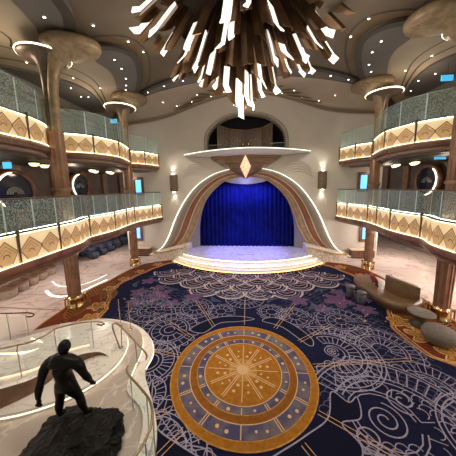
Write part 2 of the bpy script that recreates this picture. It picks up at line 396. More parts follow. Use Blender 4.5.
for sx, nm in ((-1, 'left'), (1, 'right')):
    m = MB(); X = sx*10.9
    m.poly([(X,-2,3.2),(X,23,3.2),(X,23,6.4),(X,-2,6.4)], 'darkwall'); m.poly([(X,-2,6.4),(X,23,6.4),(X,23,CZ),(X,-2,CZ)], 'greywall')
    m.poly([(sx*14.4,-2,0),(sx*14.4,23,0),(sx*14.4,23,2.7),(sx*14.4,-2,2.7)], 'groundwall')
    for y in [1+2.2*i for i in range(10)]:
        m.box((sx*10.85, y, 4.8), (.12, .5, 3.1), 'woodlight')
    for i in range(9): m.box((sx*14.34, 2+2.4*i, 1.35), (.1, .25, 2.6), 'wood')
    for i in range(8): m.box((sx*10.8, 2.5+2.3*i, 8.3), (.06, .06, 3.6), 'walltrim')
    m.box((sx*10.75, 10, 9.95), (.3, 24, .22), 'walltrim'); m.box((sx*10.65, 10, 9.5), (.1, 24, .08), 'bronzedark')
    m.poly([(sx*9.2,22.9,0),(sx*14.4,22.9,0),(sx*14.4,22.9,2.7),(sx*9.2,22.9,2.7)], 'groundwall')
    m.poly([(sx*9.2,22.9,3.2),(sx*14.4,22.9,3.2),(sx*14.4,22.9,CZ),(sx*9.2,22.9,CZ)], 'darkwall')
    struct(m.build('wall_'+nm))
# deck slabs
E2 = [(6.40,16.28),(6.62,15.2),(6.95,13.9),(7.0,13.2),(6.93,12.2),(6.75,10.9),(6.8,9.9),(6.9,9.15),(6.8,8.75),(6.52,8.1),(6.45,7.2),(6.4,6.2),(6.35,5.0),(6.2,3.6),(5.9,2.0)]
E2s = resample(smooth(E2, 10), 140)
E3far = resample(smooth([(6.42,16.28),(6.6,15.6),(6.95,14.8),(7.5,14.3)], 8), 30)
E3mid = resample(smooth([(7.15,13.5),(6.95,12.9),(6.7,12.0),(6.62,11.3),(6.85,10.5),(7.3,9.9),(7.95,9.45)], 8), 60)
E3near = resample(smooth([(7.75,8.5),(7.4,8.0),(7.2,7.3),(7.15,6.4),(7.1,5.0),(7.0,3.5)], 8), 60)
for sx, nm in ((-1, 'left'), (1, 'right')):
    F = lambda L: [(sx*x, y) for x, y in L]
    m = MB(); inn = [(x+.12, y) for x, y in E2s]
    m.prism(F([(14.4,16.28)]+inn+[(14.4,2.0)]), 2.62, 3.2, 'slabunder', 'wood')
    m.fill(F([(14.4,22.9),(9.2,22.9),(9.2,16.28),(14.4,16.28)]), 2.65, 'slabunder'); m.fill(F([(14.4,22.9),(9.2,22.9),(9.2,16.28),(14.4,16.28)]), 3.2, 'slabunder')
    m.tube([(sx*(x+.04), y, 2.80) for x, y in E2s], .16, 'wood', 8); m.tube([(sx*(x+.12), y, 2.62) for x, y in E2s], .09, 'woodlight', 6)
    m.fill(F([(10.9,16.2)]+[(x+.2, y) for x, y in E2s]+[(10.9,2.0)]), 3.42, 'woodlight')
    struct(m.build('floor_deck_lower_'+nm))
    m = MB(); o3 = E3far+E3mid+E3near
    m.prism(F([(10.9,16.28)]+[(x+.14, y) for x, y in o3]+[(10.9,3.5)]), 6.42, 6.95, 'slabunder', 'woodlight')
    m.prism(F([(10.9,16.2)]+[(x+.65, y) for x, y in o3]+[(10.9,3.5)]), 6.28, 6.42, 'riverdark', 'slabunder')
    for seg in (E3far, E3mid, E3near):
        m.tube([(sx*(x+.06), y, 6.60) for x, y in seg], .13, 'woodlight', 8); m.tube([(sx*(x+.2), y, 6.42) for x, y in seg], .1, 'slabunder', 6)
    struct(m.build('floor_deck_upper_'+nm))
# ================================================================== BALCONIES
def normal(L, i, sx):
    a, b_ = L[max(0, i-1)], L[min(len(L)-1, i+1)]; dx, dy = b_[0]-a[0], b_[1]-a[1]; l = math.hypot(dx, dy) or 1
    n = Vector((dy/l, -dx/l)) if (dy/l) < 0 else Vector((-dy/l, dx/l))
    if n.x > 0: n = -n
    return Vector((sx*n.x, n.y))
def balcony(L, sx, z0, z1, zg, posts, label, etched, railw=.025):
    root = thing('balcony', label, 'balcony', (sx*L[len(L)//2][0], L[len(L)//2][1], z0))
    P = [Vector((sx*x, y)) for x, y in L]; N = [normal(L, i, sx) for i in range(len(L))]
    d = [0]
    for i in range(1, len(P)): d.append(d[-1]+(P[i]-P[i-1]).length)
    def at(s, off, z):
        s = max(0, min(d[-1]-1e-5, s)); j = 0
        while d[j+1] < s: j += 1
        t = (s-d[j])/(d[j+1]-d[j]); p = P[j].lerp(P[j+1], t)+N[j].lerp(N[j+1], t)*off
        return (p.x, p.y, z)
    # posts given as y positions -> arc lengths
    ss = [0]
    for y in posts:
        k = min(range(len(P)), key=lambda i: abs(P[i].y-y)); ss.append(d[k])
    if d[-1]-ss[-1] > .3: ss.append(d[-1])
    for a, b_ in zip(ss[:-1], ss[1:]):
        n = max(3, int((b_-a)/.12)); k = MB()
        q = [a+.03+(b_-a-.06)*i/n for i in range(n+1)]
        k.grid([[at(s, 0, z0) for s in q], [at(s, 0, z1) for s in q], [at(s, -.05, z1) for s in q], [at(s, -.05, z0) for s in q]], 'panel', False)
        # diamond motifs
        w = b_-a; c = max(1, round(w/.62)); h = z1-z0
        for e in range(c):
            sc = a+w*(e+.5)/c; hw = w/c*.56
            lo, mid, hi = z0+.03, z0+h*.42, z0+h*.84
            for dz, off, sh in ((0, .006, 1.0),):
                pts = [(sc-hw*.98, mid), (sc, hi), (sc+hw*.98, mid), (sc+hw*.35, lo), (sc-hw*.35, lo)]
                pts = [(min(b_-.03, max(a+.03, s)), z) for s, z in pts]
                k.poly([at(s, off+.004*(e % 2), z) for s, z in pts], 'diamond')
                for (s0, q0), (s1, q1) in zip(pts[:3]+[pts[2]], pts[1:4]+[pts[3]]):
                    nn = Vector((q1-q0, s0-s1)); 
                    if nn.length < 1e-4: continue
                    nn = nn.normalized()*.013
                    k.poly([at(s0+nn.x, off+.012, q0+nn.y), at(s1+nn.x, off+.012, q1+nn.y), at(s1-nn.x, off+.012, q1-nn.y), at(s0-nn.x, off+.012, q0-nn.y)], 'line')
                s0, s1 = pts[0], pts[4]
                k.poly([at(s0[0], off+.012, s0[1]), at(s0[0]+.02, off+.012, s0[1]), at(s1[0]+.02, off+.012, s1[1]), at(s1[0], off+.012, s1[1])], 'line')
                arc = [(sc+.10*math.cos(t), z0+h*.3+.10*math.sin(t)) for t in [PI*i/6 for i in range(7)]]
                for i in range(6):
                    (p0, q0), (p1, q1) = arc[i], arc[i+1]
                    k.poly([at(p0, off+.014, q0), at(p1, off+.014, q1), at(sc+(p1-sc)*.7, off+.014, z0+h*.3+(q1-z0-h*.3)*.7), at(sc+(p0-sc)*.7, off+.014, z0+h*.3+(q0-z0-h*.3)*.7)], 'line')
                for g in (-1, 1):
                    for fr in (.34, .62):
                        x0, zz0, x1, zz1 = sc, mid+(hi-mid)*fr, sc+g*hw*fr*.98, mid-.02+.0*fr
                        k.poly([at(x0, off+.012, zz0), at(x1, off+.012, zz1), at(x1+g*.018, off+.012, zz1), at(x0, off+.012, zz0+.018)], 'line')
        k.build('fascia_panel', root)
    for s in ss:
        k = MB(); c = at(s, .03, 0)
        k.lathe([(.012, z0-.12), (.022, z0-.02), (.035, z1-.1), (.05, z1+.02), (.05, z1+.09), (.02, z1+.14), (.001, z1+.145)], 'post', (c[0], c[1]), 10); k.build('panel_post', root)
    sl = [d[-1]*i/70 for i in range(71)]
    k = MB(); k.tube([at(s, .035, z0-.02) for s in sl], .015, 'led', 6); k.build('light_strip', root)
    k = MB(); k.tube([at(s, .03, z1+.0) for s in sl], .016, 'led', 6); k.build('light_strip', root)
    k = MB(); k.grid([[at(s, .05, z1+.02) for s in sl], [at(s, .05, z1+.06) for s in sl], [at(s, -.1, z1+.06) for s in sl]], 'post', False); k.build('panel_cap', root)
    k = MB(); k.tube([at(s, -.17, z1+.05) for s in sl], .015, 'ledw', 6); k.build('glass_light_strip', root)
    ng = max(1, int(d[-1]/.85))
    for i in range(ng):
        a, b_ = d[-1]*i/ng+.012, d[-1]*(i+1)/ng-.012; k = MB(); q = [a+(b_-a)*j/6 for j in range(7)]
        ymid = at((a+b_)/2, 0, 0)[1]
        mt = 'glassdot' if etched(ymid) else 'glass'
        k.grid([[at(s, -.03, z1+.06) for s in q], [at(s, -.03, zg) for s in q]], mt, False)
        for e in (q[0], q[-1]): k.poly([at(e-.012, -.02, z1+.06), at(e+.012, -.02, z1+.06), at(e+.012, -.02, zg), at(e-.012, -.02, zg)], 'seam')
        k.build('glass_panel', root)
    k = MB(); k.tube([at(s, -.03, zg+.01) for s in sl], railw, 'rail' if railw > .02 else 'steel', 8); k.build('handrail', root)
    return root
P2 = [15.2, 13.3, 12.3, 10.8, 9.15, 7.1, 5.6, 4.2]
for sx, nm in ((-1, 'left'), (1, 'right')):
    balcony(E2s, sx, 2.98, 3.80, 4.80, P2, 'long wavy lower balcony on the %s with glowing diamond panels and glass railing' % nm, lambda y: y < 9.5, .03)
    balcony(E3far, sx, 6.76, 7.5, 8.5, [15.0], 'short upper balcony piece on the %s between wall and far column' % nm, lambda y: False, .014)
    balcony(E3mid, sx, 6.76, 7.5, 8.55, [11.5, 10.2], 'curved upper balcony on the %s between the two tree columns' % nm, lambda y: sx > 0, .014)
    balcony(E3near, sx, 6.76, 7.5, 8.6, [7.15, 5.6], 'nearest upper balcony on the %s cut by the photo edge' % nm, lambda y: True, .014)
# ================================================================== COLUMNS
def trumpet(k, c0, c1, z0, z1, r0, rx, ry, mat, lip=.3, p=3.2, nn=36, wob=.0, ph=0):
    rows = []
    for i in range(19):
        t = i/18; z = z0+(z1-z0)*(1-(1-t)**1.7); e = t**p
        cx = c0[0]+(c1[0]-c0[0])*t**3.5; cy = c0[1]+(c1[1]-c0[1])*t**3.5
        rows.append([(cx+(r0+(rx-r0)*e)*math.cos(a)*(1+wob*e*math.sin(3*a+ph)), cy+(r0+(ry-r0)*e)*math.sin(a)*(1+wob*e*math.sin(3*a+ph)), z) for a in [2*PI*j/nn for j in range(nn)]])
    last = rows[-1]
    for s, dz in ((1.05, lip*.3), (1.06, lip*.6), (1.03, lip*.9), (.9, lip), (.05, lip)):
        rows.append([(c1[0]+(x-c1[0])*s, c1[1]+(y-c1[1])*s, z1+dz) for x, y, _ in last])
    k.grid(rows, mat, True, True)
def tree_column(sx, x, y, near):
    d = 'near' if near else 'far'; n = 'left' if sx < 0 else 'right'
    root = thing('column', '%s copper-brown tree column on the %s with flared bronze capital' % (d, n), 'column', (sx*x, y, 0))
    k = MB(); c = (sx*x, y)
    r = .225 if near else .2
    k.lathe([(r*1.02,.4),(r*1.04,1.2),(r*1.08,2.2),(r*1.16,2.62)], 'column', c, 12, False)
    for i in range(12):
        a = 2*PI*i/12; k.tube([(c[0]+r*1.03*math.cos(a), c[1]+r*1.03*math.sin(a), .42), (c[0]+r*1.15*math.cos(a), c[1]+r*1.15*math.sin(a), 2.6)], .022, 'column', 5)
    k.build('lower_shaft', root)
    k = MB(); k.lathe([(r*1.2,2.2),(r*1.3,2.24),(r*1.3,2.32),(r*1.2,2.36)], 'column', c, 24); k.build('collar', root)
    k = MB(); k.lathe([(r*1.5,0),(r*1.55,.05),(r*1.35,.1),(r*1.3,.34),(r*1.42,.38),(r*1.42,.44),(r*1.1,.5)], 'brass', c, 24); b0 = k.build('brass_base', root)
    for i in range(4):
        a = PI/4+PI/2*i; k = MB(); q = (c[0]+r*1.62*math.cos(a), c[1]+r*1.62*math.sin(a))
        k.lathe([(.001,.0),(.05,.0),(.035,.06),(.03,.36),(.055,.4),(.06,.45),(.04,.5),(.001,.52)], 'brass', q, 10); k.build('finial', b0)
    ru = .27 if near else .235
    k = MB(); k.lathe([(ru,3.4),(ru,7.3)], 'column', c, 12, False)
    for i in range(12):
        a = 2*PI*i/12; k.tube([(c[0]+ru*math.cos(a), c[1]+ru*math.sin(a), 3.4), (c[0]+ru*math.cos(a), c[1]+ru*math.sin(a), 7.3)], .02, 'column', 5)
    k.build('upper_shaft', root)
    k = MB(); k.lathe([(ru+.02,5.0),(ru+.07,5.04),(ru+.07,5.12),(ru+.02,5.16)], 'column', c, 20); k.build('collar', root)
    xs = sx*x
    if near:
        k = MB(); trumpet(k, (xs+.1*-sx, y), (sx*(6.4), y+.05), 7.0, 10.14, .17, 1.0, .72, 'bronze', .32, 6.0, 44, .05, 1.0); cap = k.build('upper_capital', root)
        k = MB(); trumpet(k, (xs+.12*sx, y), (sx*7.5, y+.05), 7.0, 10.0, .14, .80, .80, 'bronzedark', .12, 6.5); k.build('lower_capital', root)
        k = MB(); k.tube([(sx*7.5+.84*math.cos(a), y+.05+.84*math.sin(a), 10.07) for a in [2*PI*j/40 for j in range(41)]], .03, 'arclight', 6); k.build('rim_light', root)
    else:
        k = MB(); trumpet(k, (xs, y), (sx*6.95, y-.05), 7.2, 10.28, .18, .98, .9, 'bronze', .3, 6, 12, .0); k.build('upper_capital', root)
        k = MB(); trumpet(k, (xs+.1*sx, y), (sx*7.6, y), 7.2, 9.92, .16, .82, .8, 'bronzedark', .1, 6); k.build('lower_capital', root)
        k = MB(); k.tube([(sx*7.6+.87*math.cos(a), y+.85*math.sin(a), 9.99) for a in [2*PI*j/40 for j in range(41)]], .03, 'arclight', 6); k.build('rim_light', root)
for sx in (-1, 1):
    tree_column(sx, 7.4, 8.5, True); tree_column(sx, 7.42, 13.75, False)
# ================================================================== STAGE
def arcY(x, y0, R): return y0+R-math.sqrt(max(0, R*R-x*x))
def stagepoly(half, y0, R, back=16.25):
    return [(x, arcY(x, y0, R)) for x in [-half+2*half*i/40 for i in range(41)]]+[(half, back), (-half, back)]
root = thing('stage', 'low curved stage with glowing steps and pale marble top under blue light', 'stage', (0, 15, 0))
for i, (h, y0, z0, z1) in enumerate(((5.0,12.55,0,.16),(4.7,12.95,.16,.33))):
    k = MB(); k.prism(stagepoly(h, y0, 7.2), z0+.002, z1, 'white_marble'); st = k.build('step', root)
    k = MB(); k.tube([(x, arcY(x, y0-.012, 7.2), z1-.05 if i else .05) for x in [-h+2*h*j/50 for j in range(51)]], .024, 'led' if i else 'ledorange', 6); k.build('light_strip', st)
k = MB(); pp = [(x, arcY(x, 13.35, 7.2)) for x in [-4.4+8.8*i/40 for i in range(41)]]+[(4.3,16.2),(3.7,16.9),(3.7,17.6),(-3.7,17.6),(-3.7,16.9),(-4.3,16.2)]
k.prism(pp, .332, .5, 'stage', 'white_marble'); top = k.build('stage_top', root)
k = MB(); k.tube([(x, arcY(x, 13.335, 7.2), .455) for x in [-4.4+8.8*j/50 for j in range(51)]], .02, 'led', 6); k.build('light_strip', top)
k = MB()     # small dark lettering-like row on the stage top
x = -.62
for i, g in enumerate((.9,.5,.4,.9,.7,.5,.8,0,.6,.9,.5,.7,.4,.6)):
    if g:
        k.tube([(x, 14.72, .503), (x+.02, 14.72+.16*g, .503), (x+.05, 14.70, .503)], .009, 'carpetblack', 4)
        if i % 2: k.tube([(x+.01, 14.80, .503), (x+.06, 14.81, .503)], .008, 'carpetblack', 4)
    x += .085
k.build('floor_lettering', top)
# proscenium bands
def band(root, sx, f0, f1, d0, d1, mat, name, lab=None, n=60):
    a = resample(OUT, n); b_ = resample(INN, n); k = MB(); rows = []
    for f, dd in ((f0, d0-.14), (f0, d0), ((f0+f1)/2, (d0+d1)/2+.02), (f1, d1), (f1, d1-.14)):
        rows.append([(sx*(p[0]*(1-f)+q[0]*f), WY-.04-dd-(.0), p[1]*(1-f)+q[1]*f) for p, q in zip(a, b_)])
    k.grid(rows, mat); o = k.build(name, root)
    if lab: o['label'] = lab
    return o
pro = thing('proscenium_arch', 'sweeping stage arch of taupe, rust and gold bands around the blue curtain', 'arch', (0, WY, 0))
for sx in (-1, 1):
    band(pro, sx, -.02, .03, .42, .42, 'whiteline', 'light_trim', 'glowing white outer trim')
    band(pro, sx, .03, .38, .36, .30, 'taupe', 'band', 'taupe outer band')
    band(pro, sx, .38, .42, .36, .36, 'cream', 'trim')
    band(pro, sx, .42, .66, .30, .26, 'rust', 'band', 'rust brown middle band')
    band(pro, sx, .66, .70, .30, .30, 'cream', 'trim')
    band(pro, sx, .70, .95, .22, .14, 'goldband', 'band', 'gold inner band')
    band(pro, sx, .95, 1.0, .2, .2, 'goldtrim', 'trim')
    a = resample(INN, 50); b_ = resample(JAMB, 50); k = MB()
    k.grid([[(sx*p[0], WY-.08, p[1]) for p in a], [(sx*(p[0]*.5+q[0]*.5), WY+.25, p[1]*.5+q[1]*.5) for p, q in zip(a, b_)], [(sx*q[0], WY+.5, q[1]) for q in b_]], 'taupe')
    k.poly([(sx*4.42, WY-.08, .5), (sx*4.42, WY-.08, 1.02), (sx*3.66, WY+.48, 2.1), (sx*3.62, WY+.48, .5)], 'taupe')
    k.build('reveal', pro)
    # stone pedestal
    p = thing('stone_pedestal', 'rough cream stone plinth at the %s foot of the stage arch' % ('left' if sx < 0 else 'right'), 'plinth', (sx*5.4, 15.4, 0))
    k = MB(); L = smooth([(4.12,15.0),(4.8,14.78),(5.6,14.85),(6.4,15.2),(7.2,15.9)], 6); H = [.92-.72*max(0, (x-4.3)/2.9)**1.1 for x, y in L]
    k.grid([[(sx*x, y, 0.0) for x, y in L], [(sx*x, y, h) for (x, y), h in zip(L, H)], [(sx*x, WY-.02, h+.1) for (x, y), h in zip(L, H)]], 'rock', False)
    k.poly([(sx*4.12,15.0,0),(sx*4.12,15.0,.92),(sx*4.12,WY-.02,1.02),(sx*4.12,WY-.02,0)], 'rock'); k.build('stone_body', p)
    k = MB(); k.tube([(sx*x, y-.02, h+.05) for (x, y), h in zip(L, H)], .055, 'goldtrim', 6); k.build('gilt_edge', p)
# curtain
k = MB(); n = 260; rows = []
for z in (.51, 1.5, 3, 4.5, 6.0):
    rows.append([(-4.2+8.4*i/n, WY+.72+.07*math.sin(i*.63+.5*math.sin(i*.09))*(1.15-.1*z)+.02*math.sin(i*1.7), z) for i in range(n+1)])
k.grid(rows, 'velvet'); tag(k.build('stage_curtain'), 'deep blue pleated velvet curtain closing the stage', 'curtain')
k = MB(); rows = []
for i in range(25):
    t = i/24; x = -1.75+3.5*t; w = math.sqrt(max(0, 1-(x/1.75)**2)); rows.append([(x, WY+.55, 5.72-.42*w), (x, WY+.5, 5.8+.1*w), (x, WY+.1, 5.85+.1*w)])
k.grid(rows, 'white'); tag(k.build('valance', solid=.03), 'pale oval valance panel lit blue above the curtain', 'valance')
# balcony ledge over the stage
led = thing('stage_balcony', 'curved white ledge over the stage arch with pointed bronze keel', 'balcony', (0, 15.6, 7.3))
k = MB(); n = 60; T = []; Bt = []; I = []
for i in range(n+1):
    x = -4.45+8.9*i/n; u = abs(x)/4.45; yf = WY-.05-1.75*(1-u**2)**1.0
    zt = 7.52-.06*u+.0; zb = zt-.10-.36*(1-u)**.8
    T.append((x, yf, zt)); Bt.append((x, yf+.45*(1-u), zb)); I.append((x, WY-.02, zb+.02))
k.grid([[(p[0], WY-.02, p[2]) for p in T], T, [(p[0], p[1], p[2]-.05) for p in T]], 'whiteline' if 0 else 'cream', False)
k.grid([[(p[0], p[1], p[2]-.05) for p in T], Bt, I], 'white'); k.build('ledge', led)
k = MB(); k.tube([(p[0], p[1]-.01, p[2]) for p in T], .028, 'whiteline', 6); k.build('edge_light', led)
k = MB(); rows = []
for j in range(9):
    t = j/8; w = 2.45*(1-t)**.9+.05; z = 7.12-1.46*t; rows.append([(w*math.sin(a), WY-.02-(.85*(1-t)+.62)*math.cos(a), z) for a in [-PI/2+PI*q/24 for q in range(25)]])
k.grid(rows, 'keel', False); kl = k.build('keel', led)
for j in range(4):
    t = .12+j*.22; w = 2.45*(1-t)**.9+.05; z = 7.12-1.46*t; k = MB()
    k.tube([(w*1.01*math.sin(a), WY-.03-(.85*(1-t)+.64)*math.cos(a), z) for a in [-PI/2+PI*q/24 for q in range(25)]], .025, 'walltrim', 5); k.build('rib', kl)
k = MB()
A_ = Vector((0, WY-1.60, 7.12)); D_ = Vector((0, WY-.74, 5.66)); Lf = Vector((-.36, WY-1.18, 6.42)); Rg = Vector((.36, WY-1.18, 6.42)); Cn = Vector((0, WY-1.34, 6.40)); Bk = Vector((0, WY-.9, 6.4))
for tri in ((A_, Lf, Cn), (A_, Cn, Rg), (D_, Cn, Lf), (D_, Rg, Cn), (A_, Bk, Lf), (A_, Rg, Bk), (D_, Lf, Bk), (D_, Bk, Rg)): k.poly(tri, 'diamondlight')
k.build('diamond_lamp', led)
sc = thing('folding_screen', 'three bronze mesh panels with door pulls in the balcony opening above stage', 'screen', (0, 16.6, 7.5))
for (x0, x1, y0, y1, za, zb) in ((-2.0,-1.15,16.35,16.6,9.45,9.2),(-1.15,-.02,16.6,16.75,9.2,9.1),(.02,1.15,16.75,16.6,9.1,9.2),(1.15,1.85,16.6,16.35,9.2,9.45)):
    k = MB(); n = 10
    q = [(x0+(x1-x0)*i/n, y0+(y1-y0)*i/n, za+(zb-za)*i/n) for i in range(n+1)]
    k.grid([[(x, y, 7.5) for x, y, z in q], [(x, y, z) for x, y, z in q]], 'screen', False)
    k.tube([(x, y-.02, z) for x, y, z in q], .025, 'woodlight', 5)
    for e in (q[0], q[-1], q[5]): k.tube([(e[0], e[1]-.02, 7.5), (e[0], e[1]-.02, e[2])], .018, 'woodlight', 5)
    k.tube([(q[1][0], q[1][1]-.03, 8.2), (q[5][0], q[5][1]-.03, 8.5), (q[9][0], q[9][1]-.03, 8.2)], .015, 'brass', 5)
    k.build('panel', sc)
for x in (-.22, .22):
    k = MB(); k.lathe([(.001,8.0),(.05,8.0),(.065,8.1),(.05,8.3),(.001,8.34)], 'brass', (x, 16.6), 10); k.build('door_pull', sc)
for sx in (-1, 1):
    n = 'left' if sx < 0 else 'right'
    k = MB(); k.grid([[(sx*(1.7+.11*i), 16.3-.01*i, z) for i in range(10)] for z in (7.5, 8.05)], 'clearglass', False); k.tube([(sx*(1.7+.11*i), 16.3-.01*i, 8.07) for i in range(10)], .02, 'steel', 6)
    tag(k.build('glass_railing'), 'low glass railing at the %s end of the stage balcony opening' % n, 'railing')
    # sconces
    s = thing('wall_sconce', 'tall ribbed bronze wall sconce on the %s of the stage arch' % n, 'wall light', (sx*5.32, WY, 5.45))
    k = MB()
    k.lathe([(.001,4.86),(.26,4.86),(.28,4.9),(.28,6.02),(.26,6.06),(.001,6.06)], 'sconce', (sx*5.32, WY-.02), 16, False, PI, 2*PI)
    for i in range(9): k.lathe([(.285,4.93+i*.125),(.305,4.95+i*.125),(.305,5.0+i*.125),(.285,5.02+i*.125)], 'walltrim', (sx*5.32, WY-.02), 16, False, PI, 2*PI)
    k.build('body', s)
    for z, dz in ((6.1, 1), (4.82, -1)):
        k = MB(); k.lathe([(.001,z),(.10,z),(.10,z+.02*dz)], 'spot', (sx*5.32, WY-.16), 12); k.build('lens', s)
        lamp('SPOT', (sx*5.32, WY-.2, z+.05*dz), 34, NEUT, .03, (sx*5.32, WY+.05, z+1.2*dz), 80, .9)
# wall screens with frames, planter boxes
for sx in (-1, 1):
    n = 'left' if sx < 0 else 'right'
    for z, lv in ((5.28, 'upper'), (1.75, 'lower')):
        cx = sx*8.05 if z > 3 else sx*(8.4)
        s = thing('wall_display', '%s blue display screen in wooden frame on the %s back wall' % (lv, n), 'screen', (cx, WY, z))
        k = MB(); k.box((cx, WY-.05, z), (.75, .08, 1.35), 'wood'); k.build('frame', s, bevel=.02)
        k = MB(); k.box((cx, WY-.11, z), (.40, .04, .92), 'screenblue'); k.build('screen', s)
    b0 = thing('console', 'low dark wood console against the %s back wall' % n, 'console', (sx*8.1, 15.9, 0))
    k = MB(); k.box((sx*8.1, 15.95, .32), (1.5, .5, .52), 'wood'); k.box((sx*8.1, 15.95, .03), (1.4, .42, .06), 'black')
    for i in range(12): k.box((sx*8.1-.68+i*.124, 15.69, .32), (.03, .03, .46), 'woodlight')
    k.build('body', b0); k = MB(); k.box((sx*8.1, 15.95, .60), (1.58, .56, .05), 'cream'); k.build('top', b0, bevel=.01)
# ================================================================== PORTHOLES, DECK LAMPS, SIGNS
PORT = [(-1, 9.5, 5.0, .85, 'near'), (-1, 13.6, 5.3, .72, 'far'), (1, 14.3, 5.25, .8, 'far')]
for sx, y, z, r, d in PORT:
    n = 'left' if sx < 0 else 'right'
    s = thing('porthole_window', '%s round dark window with a glowing arc on the %s lower deck wall' % (d, n), 'window', (sx*10.7, y, z))
    k = MB(); ring = [2*PI*j/40 for j in range(40)]; X = sx*10.66
    k.grid([[(X-sx*dx, y+rr*math.cos(a), z+rr*math.sin(a)) for a in ring] for rr, dx in ((r*1.22,-.1),(r*1.22,.06),(r*1.02,.1),(r*.98,.02))], 'wood', True, True); k.build('frame', s)
    k = MB(); k.poly([(X, y+r*math.cos(a), z+r*math.sin(a)) for a in ring], 'porthole'); k.build('pane', s)
    k = MB(); cc = -sx
    a0, a1 = (PI*.55, PI*1.25)
    k.tube([(X-sx*.14, y+r*1.05*math.cos(a0+(a1-a0)*j/20), z+r*1.05*math.sin(a0+(a1-a0)*j/20)) for j in range(21)] if sx < 0 else
           [(X-sx*.14, y+r*1.05*math.cos(PI*1.45-(PI*.75)*j/20+0), z+r*1.05*math.sin(PI*1.45-(PI*.75)*j/20)) for j in range(21)], [.012]+[.035]*19+[.012], 'arclight', 6); k.build('arc_light', s)
    k = MB()
    for j in range(5): k.tube([(X-sx*.02, y+r*.3*math.cos(a)*(.5+j*.25), z-.1+r*.3*math.sin(a)*(.5+j*.2)) for a in [PI*q/8 for q in range(9)]], .012, 'steel', 5)
    k.build('engraving', s)
proto = None
def shade(loc, lab, grp):
    global proto
    if proto is None:
        proto = thing('flush_ceiling_lamp', lab, 'ceiling light', loc, grp)
        k = MB(); k.lathe([(.001,-.20),(.1,-.19),(.16,-.14),(.18,-.06)], 'lampshade', (loc[0], loc[1]), 20)
        for v in range(len(k.v)): k.v[v] = (k.v[v][0], k.v[v][1], k.v[v][2]+loc[2])
        k.build('shade', proto)
        k = MB(); k.lathe([(.19,-.07),(.2,-.04),(.19,0),(.001,0)], 'brass', (loc[0], loc[1]), 20)
        for v in range(len(k.v)): k.v[v] = (k.v[v][0], k.v[v][1], k.v[v][2]+loc[2])
        k.build('rim', proto)
        # make parts local to the root
        for ch in proto.children:
            for v in ch.data.vertices: v.co -= Vector(loc)
            ch.matrix_parent_inverse = Matrix()
    else: dup(proto, loc, 0, lab, grp)
for sx, L, n in ((-1, [(9.0,9.0),(9.2,9.7)], 'left'), (-1, [(9.0,12.6),(9.3,13.3),(8.8,13.9),(9.1,14.6)], 'left'), (1, [(9.0,12.9),(9.3,13.5),(8.8,14.1),(9.1,14.8)], 'right')):
    for si, (x, y) in enumerate(L):
        a = 'by the near porthole' if y < 11 else 'between porthole and far column'
        shade((sx*x, y, 6.28), 'glowing lamp under the %s upper deck %s, %s nearest' % (n, a, ORD[si]), 'deck lamps on the %s %s' % (n, a))
for nm, x, y, z, w, lab in (('exit_sign', -9.0, 7.9, 6.02, .34, 'small blue lit sign hanging under the upper deck at far left'), ('ceiling_sign', 9.3, 11.9, 9.85, .5, 'small blue lit sign under the ceiling at upper right'),
                     ('ceiling_sign', -8.6, 14.6, 9.5, .45, 'small blue lit sign beside the far left tree column'), ('exit_sign', 8.5, 10.75, 6.15, .45, 'thin cyan lit sign under the upper deck at right')):
    s = thing(nm, lab, 'sign', (x, y, z)); k = MB(); k.box((x, y, z), (w, .05, .24 if z != 6.15 else .1), 'signcyan'); k.build('lit_face', s)
    k = MB(); k.box((x, y, z+.15), (w*1.05, .08, .06), 'post'); k.tube([(x, y, z+.15), (x, y, (6.28 if z < 7 else 10.5))], .012, 'post', 5); k.build('bracket', s)
